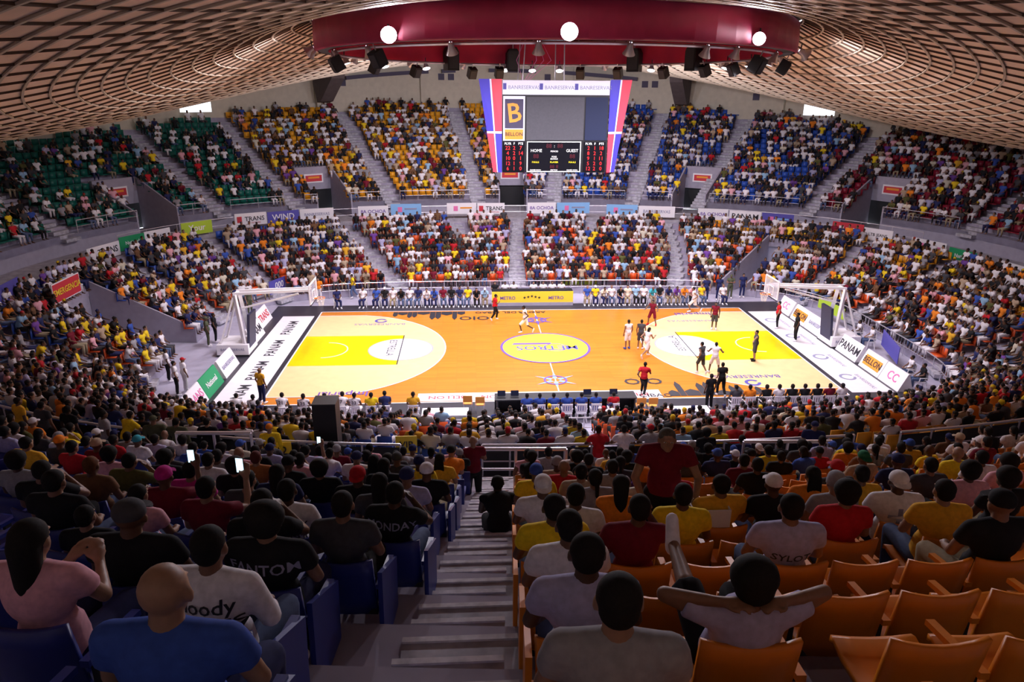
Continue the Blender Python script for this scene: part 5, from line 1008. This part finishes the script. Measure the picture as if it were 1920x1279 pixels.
for s in (-1, 1):      # flared corner columns in red, white and blue
    def cq(t0, t1, z0, z1, nm, m_):
        e = lambda t, z: Vector((s*(W2+.03+(.42+.68*z/ZT)*t), .25*t-.03, z)); V = [e(t0, z0), e(t1, z0), e(t1, z1), e(t0, z1)]
        MB().prism(V if s > 0 else V[::-1], (0, .08, 0)).build(nm, m_, sb)
    cq(0, .46, 1.95, ZT, 'column_panel', 'colred' if s < 0 else 'colblue'); cq(.54, 1, 1.95, ZT, 'column_panel', 'colblue' if s < 0 else 'colred'); cq(0, .46, 0, 1.85, 'column_panel', 'colblue' if s < 0 else 'colred'); cq(.54, 1, 0, 1.85, 'column_panel', 'colred' if s < 0 else 'colblue')
    cq(.46, .54, 0, ZT, 'column_stripe', 'bpanel'); cq(0, 1, 1.85, 1.95, 'column_stripe', 'bpanel')
for (x, y) in ((-1.6, .3), (.4, .3), (-1.6, 4.0), (.4, 4.0)): MB().tube([(x, y, 4.3), (x*.9, y, 6.9)], .03, 6).build('cable', 'steel', sb)
for k in range(4): MB().tube([(-1.6+.1*k, .3, 4.3), (-1.3+.35*k-.6*(k == 0), .3, 5.2), (-1.2, .3, 6.9)], .015, 5).build('wire', 'inkpink', sb)
tag(sb, 'hanging scoreboard with blank video screen, red score digits and red, white and blue columns', 'scoreboard')

# ------------------------------------------------------------------ lamps and loudspeakers on the ring
def flood(ph, r, z, aim, label, glow, watts, size=.3, spread=2.4):
    p = P(r, ph, z); o = empty('flood_lamp', p); d = (Vector(aim)-p).normalized(); q_ = d.to_track_quat('Z', 'Y'); R = q_.to_matrix()
    h = MB(); h.lathe([(.06, -.42), (.1, -.38), (.13, -.2), (size*.9, -.02), (size, .02)], 18); me = h.mesh('reflector', 'alu', True); c = link('reflector', me, o); c.rotation_mode = 'QUATERNION'; c.rotation_quaternion = q_
    h = MB(); h.lathe([(0.001, .0), (size*.93, .0)], 18); c = link('lens', h.mesh('lens', glow), o); c.rotation_mode = 'QUATERNION'; c.rotation_quaternion = q_
    MB().tube([d*-.35, d*-.3+Vector((0, 0, .35))], .03, 6).build('bracket', 'darkmetal', o)
    if watts:
        l = bpy.data.lights.new('lamp_light', 'SPOT'); l.energy = watts; l.spot_size = spread; l.spot_blend = .8; l.shadow_soft_size = .25; l.color = (.98, .90, 1)
        lo = bpy.data.objects.new('lamp_light', l); COL.objects.link(lo); lo.parent = o; lo.rotation_mode = 'QUATERNION'; lo.rotation_quaternion = d.to_track_quat('-Z', 'Y'); lo.location = d*.06
    return tag(o, label, 'lamp', 'flood lamps on the ring')
def ring_phi(u, near=True):
    best = None
    for i in range(720):
        ph = i*PI/360; p = P(11.0, ph, 15.3)
        if (p.y < 0) != near: continue
        e = abs(px(p)[0]-u)
        if best is None or e < best[0]: best = (e, ph)
    return best[1]
for i, (u, lab) in enumerate(((757, 'blazing white flood lamp on the ring, left of the scoreboard'), (1063, 'blazing white flood lamp on the ring, above the scoreboard'), (1390, 'bluish glaring flood lamp near the right end of the ring'))):
    ph = ring_phi(u); flood(ph, 11.75, 15.72, (CX, CY+4, 11.5), lab, 'lampglow', LAMP_W*1.1, (.3, .3, .24)[i], 1.9)
flood(ring_phi(600), 11.9, 15.45, (-24, -4, 8), 'flood lamp tilted outward at the left end of the ring', 'lampglow', LAMP_W*.5, .3)
flood(ring_phi(1495), 11.9, 15.4, (24, -4, 8), 'dark flood lamp tilted outward at the right end of the ring', 'lampmid', LAMP_W*.5, .3)
SPK = ((708, True, -.35), (630, True, -.45), (1422, True, -.45), (1478, True, -.4), (837, False, .65), (957, False, .65), (1197, False, .65), (1310, False, .65), (682, False, -.3), (765, False, -.4), (877, False, -.4), (932, False, -.35), (1092, False, -.35), (1167, False, -.35), (1256, False, -.35), (1340, False, -.3), (1397, False, -.3))
SPH = [ring_phi(u, n) for u, n, _ in SPK]
N = 20
for i in range(N):
    ph = 2*PI*(i+.5)/N
    for _ in range(6):
        if any(abs((ph-t+PI) % (2*PI)-PI) < .085 for t in SPH): ph += .05
    p = P(10.6, ph, 0)
    flood(ph, 10.6, 15.1, (p.x*.55, p.y*.25, 0), 'bell shaped lamp under the ring, %s clockwise from the far side' % ordw(i), 'lampmid', LAMP_W, .24, 2.5)
for i, a in enumerate((-62, -40, -22, -7, 8, 23, 41, 62, 88, -88)):  # extra lamps, added only to throw light on the stands
    ph = math.radians(a); flood(ph, 12.05, 15.35, P(30, ph, 7.0) if abs(a) < 50 else P(23, ph, 2.0), 'added fill lamp tilted toward the %s far stands, %s along the ring' % ('left' if a < 0 else 'right', ordw(i)), 'lampmid', LAMP_W*(1.25 if -30 < a < 50 else (.8 if a == -40 else (.5 if a < 0 else .8))), .22, 1.9)
for i, (u, near, dz) in enumerate(SPK):
    ph = ring_phi(u, near); big = 4 <= i < 8; p = P((10.15 if big else 10.2) if not near else 11.1, ph, 15.5+dz-(.45 if big else .25)); o = empty('hanging_speaker', p, -ph if not near else PI-ph)
    h_, w_ = (1.35, .8) if big else (.62, .5)
    if big: q = MB().prism([(-w_/2, 0, -h_/2), (w_/2, 0, -h_/2), (w_/2, 0, h_*.3), (w_*.3, 0, h_/2), (-w_*.3, 0, h_/2), (-w_/2, 0, h_*.3)], (0, .6, 0))
    else: q = MB().prism([(-w_/2, -.1, -h_/2), (w_/2, -.1, -h_/2), (w_/2, -.1, h_/2), (-w_/2, -.1, h_/2)], (0, .45, 0))
    cb = q.build('cabinet', 'black', o); MB().box((0, -.02 if big else -.12, 0), (w_*.8, .03, h_*.8)).build('grille', 'darkmetal', o); MB().bar((0, .2, h_/2), (0, .2, h_/2+.25), .04).build('hanger', 'steel', o)
    if not big: o.rotation_euler.x = .5
    tag(o, '%s black loudspeaker hung under the %s side of the ring, %s in its row' % ('tall' if big else 'small tilted', 'near' if near else 'far', ordw(i if i < 4 else (i-4 if big else i-8))), 'loudspeaker', 'ring loudspeakers')
print('people', NPERS[0], 'objects', len(bpy.data.objects))
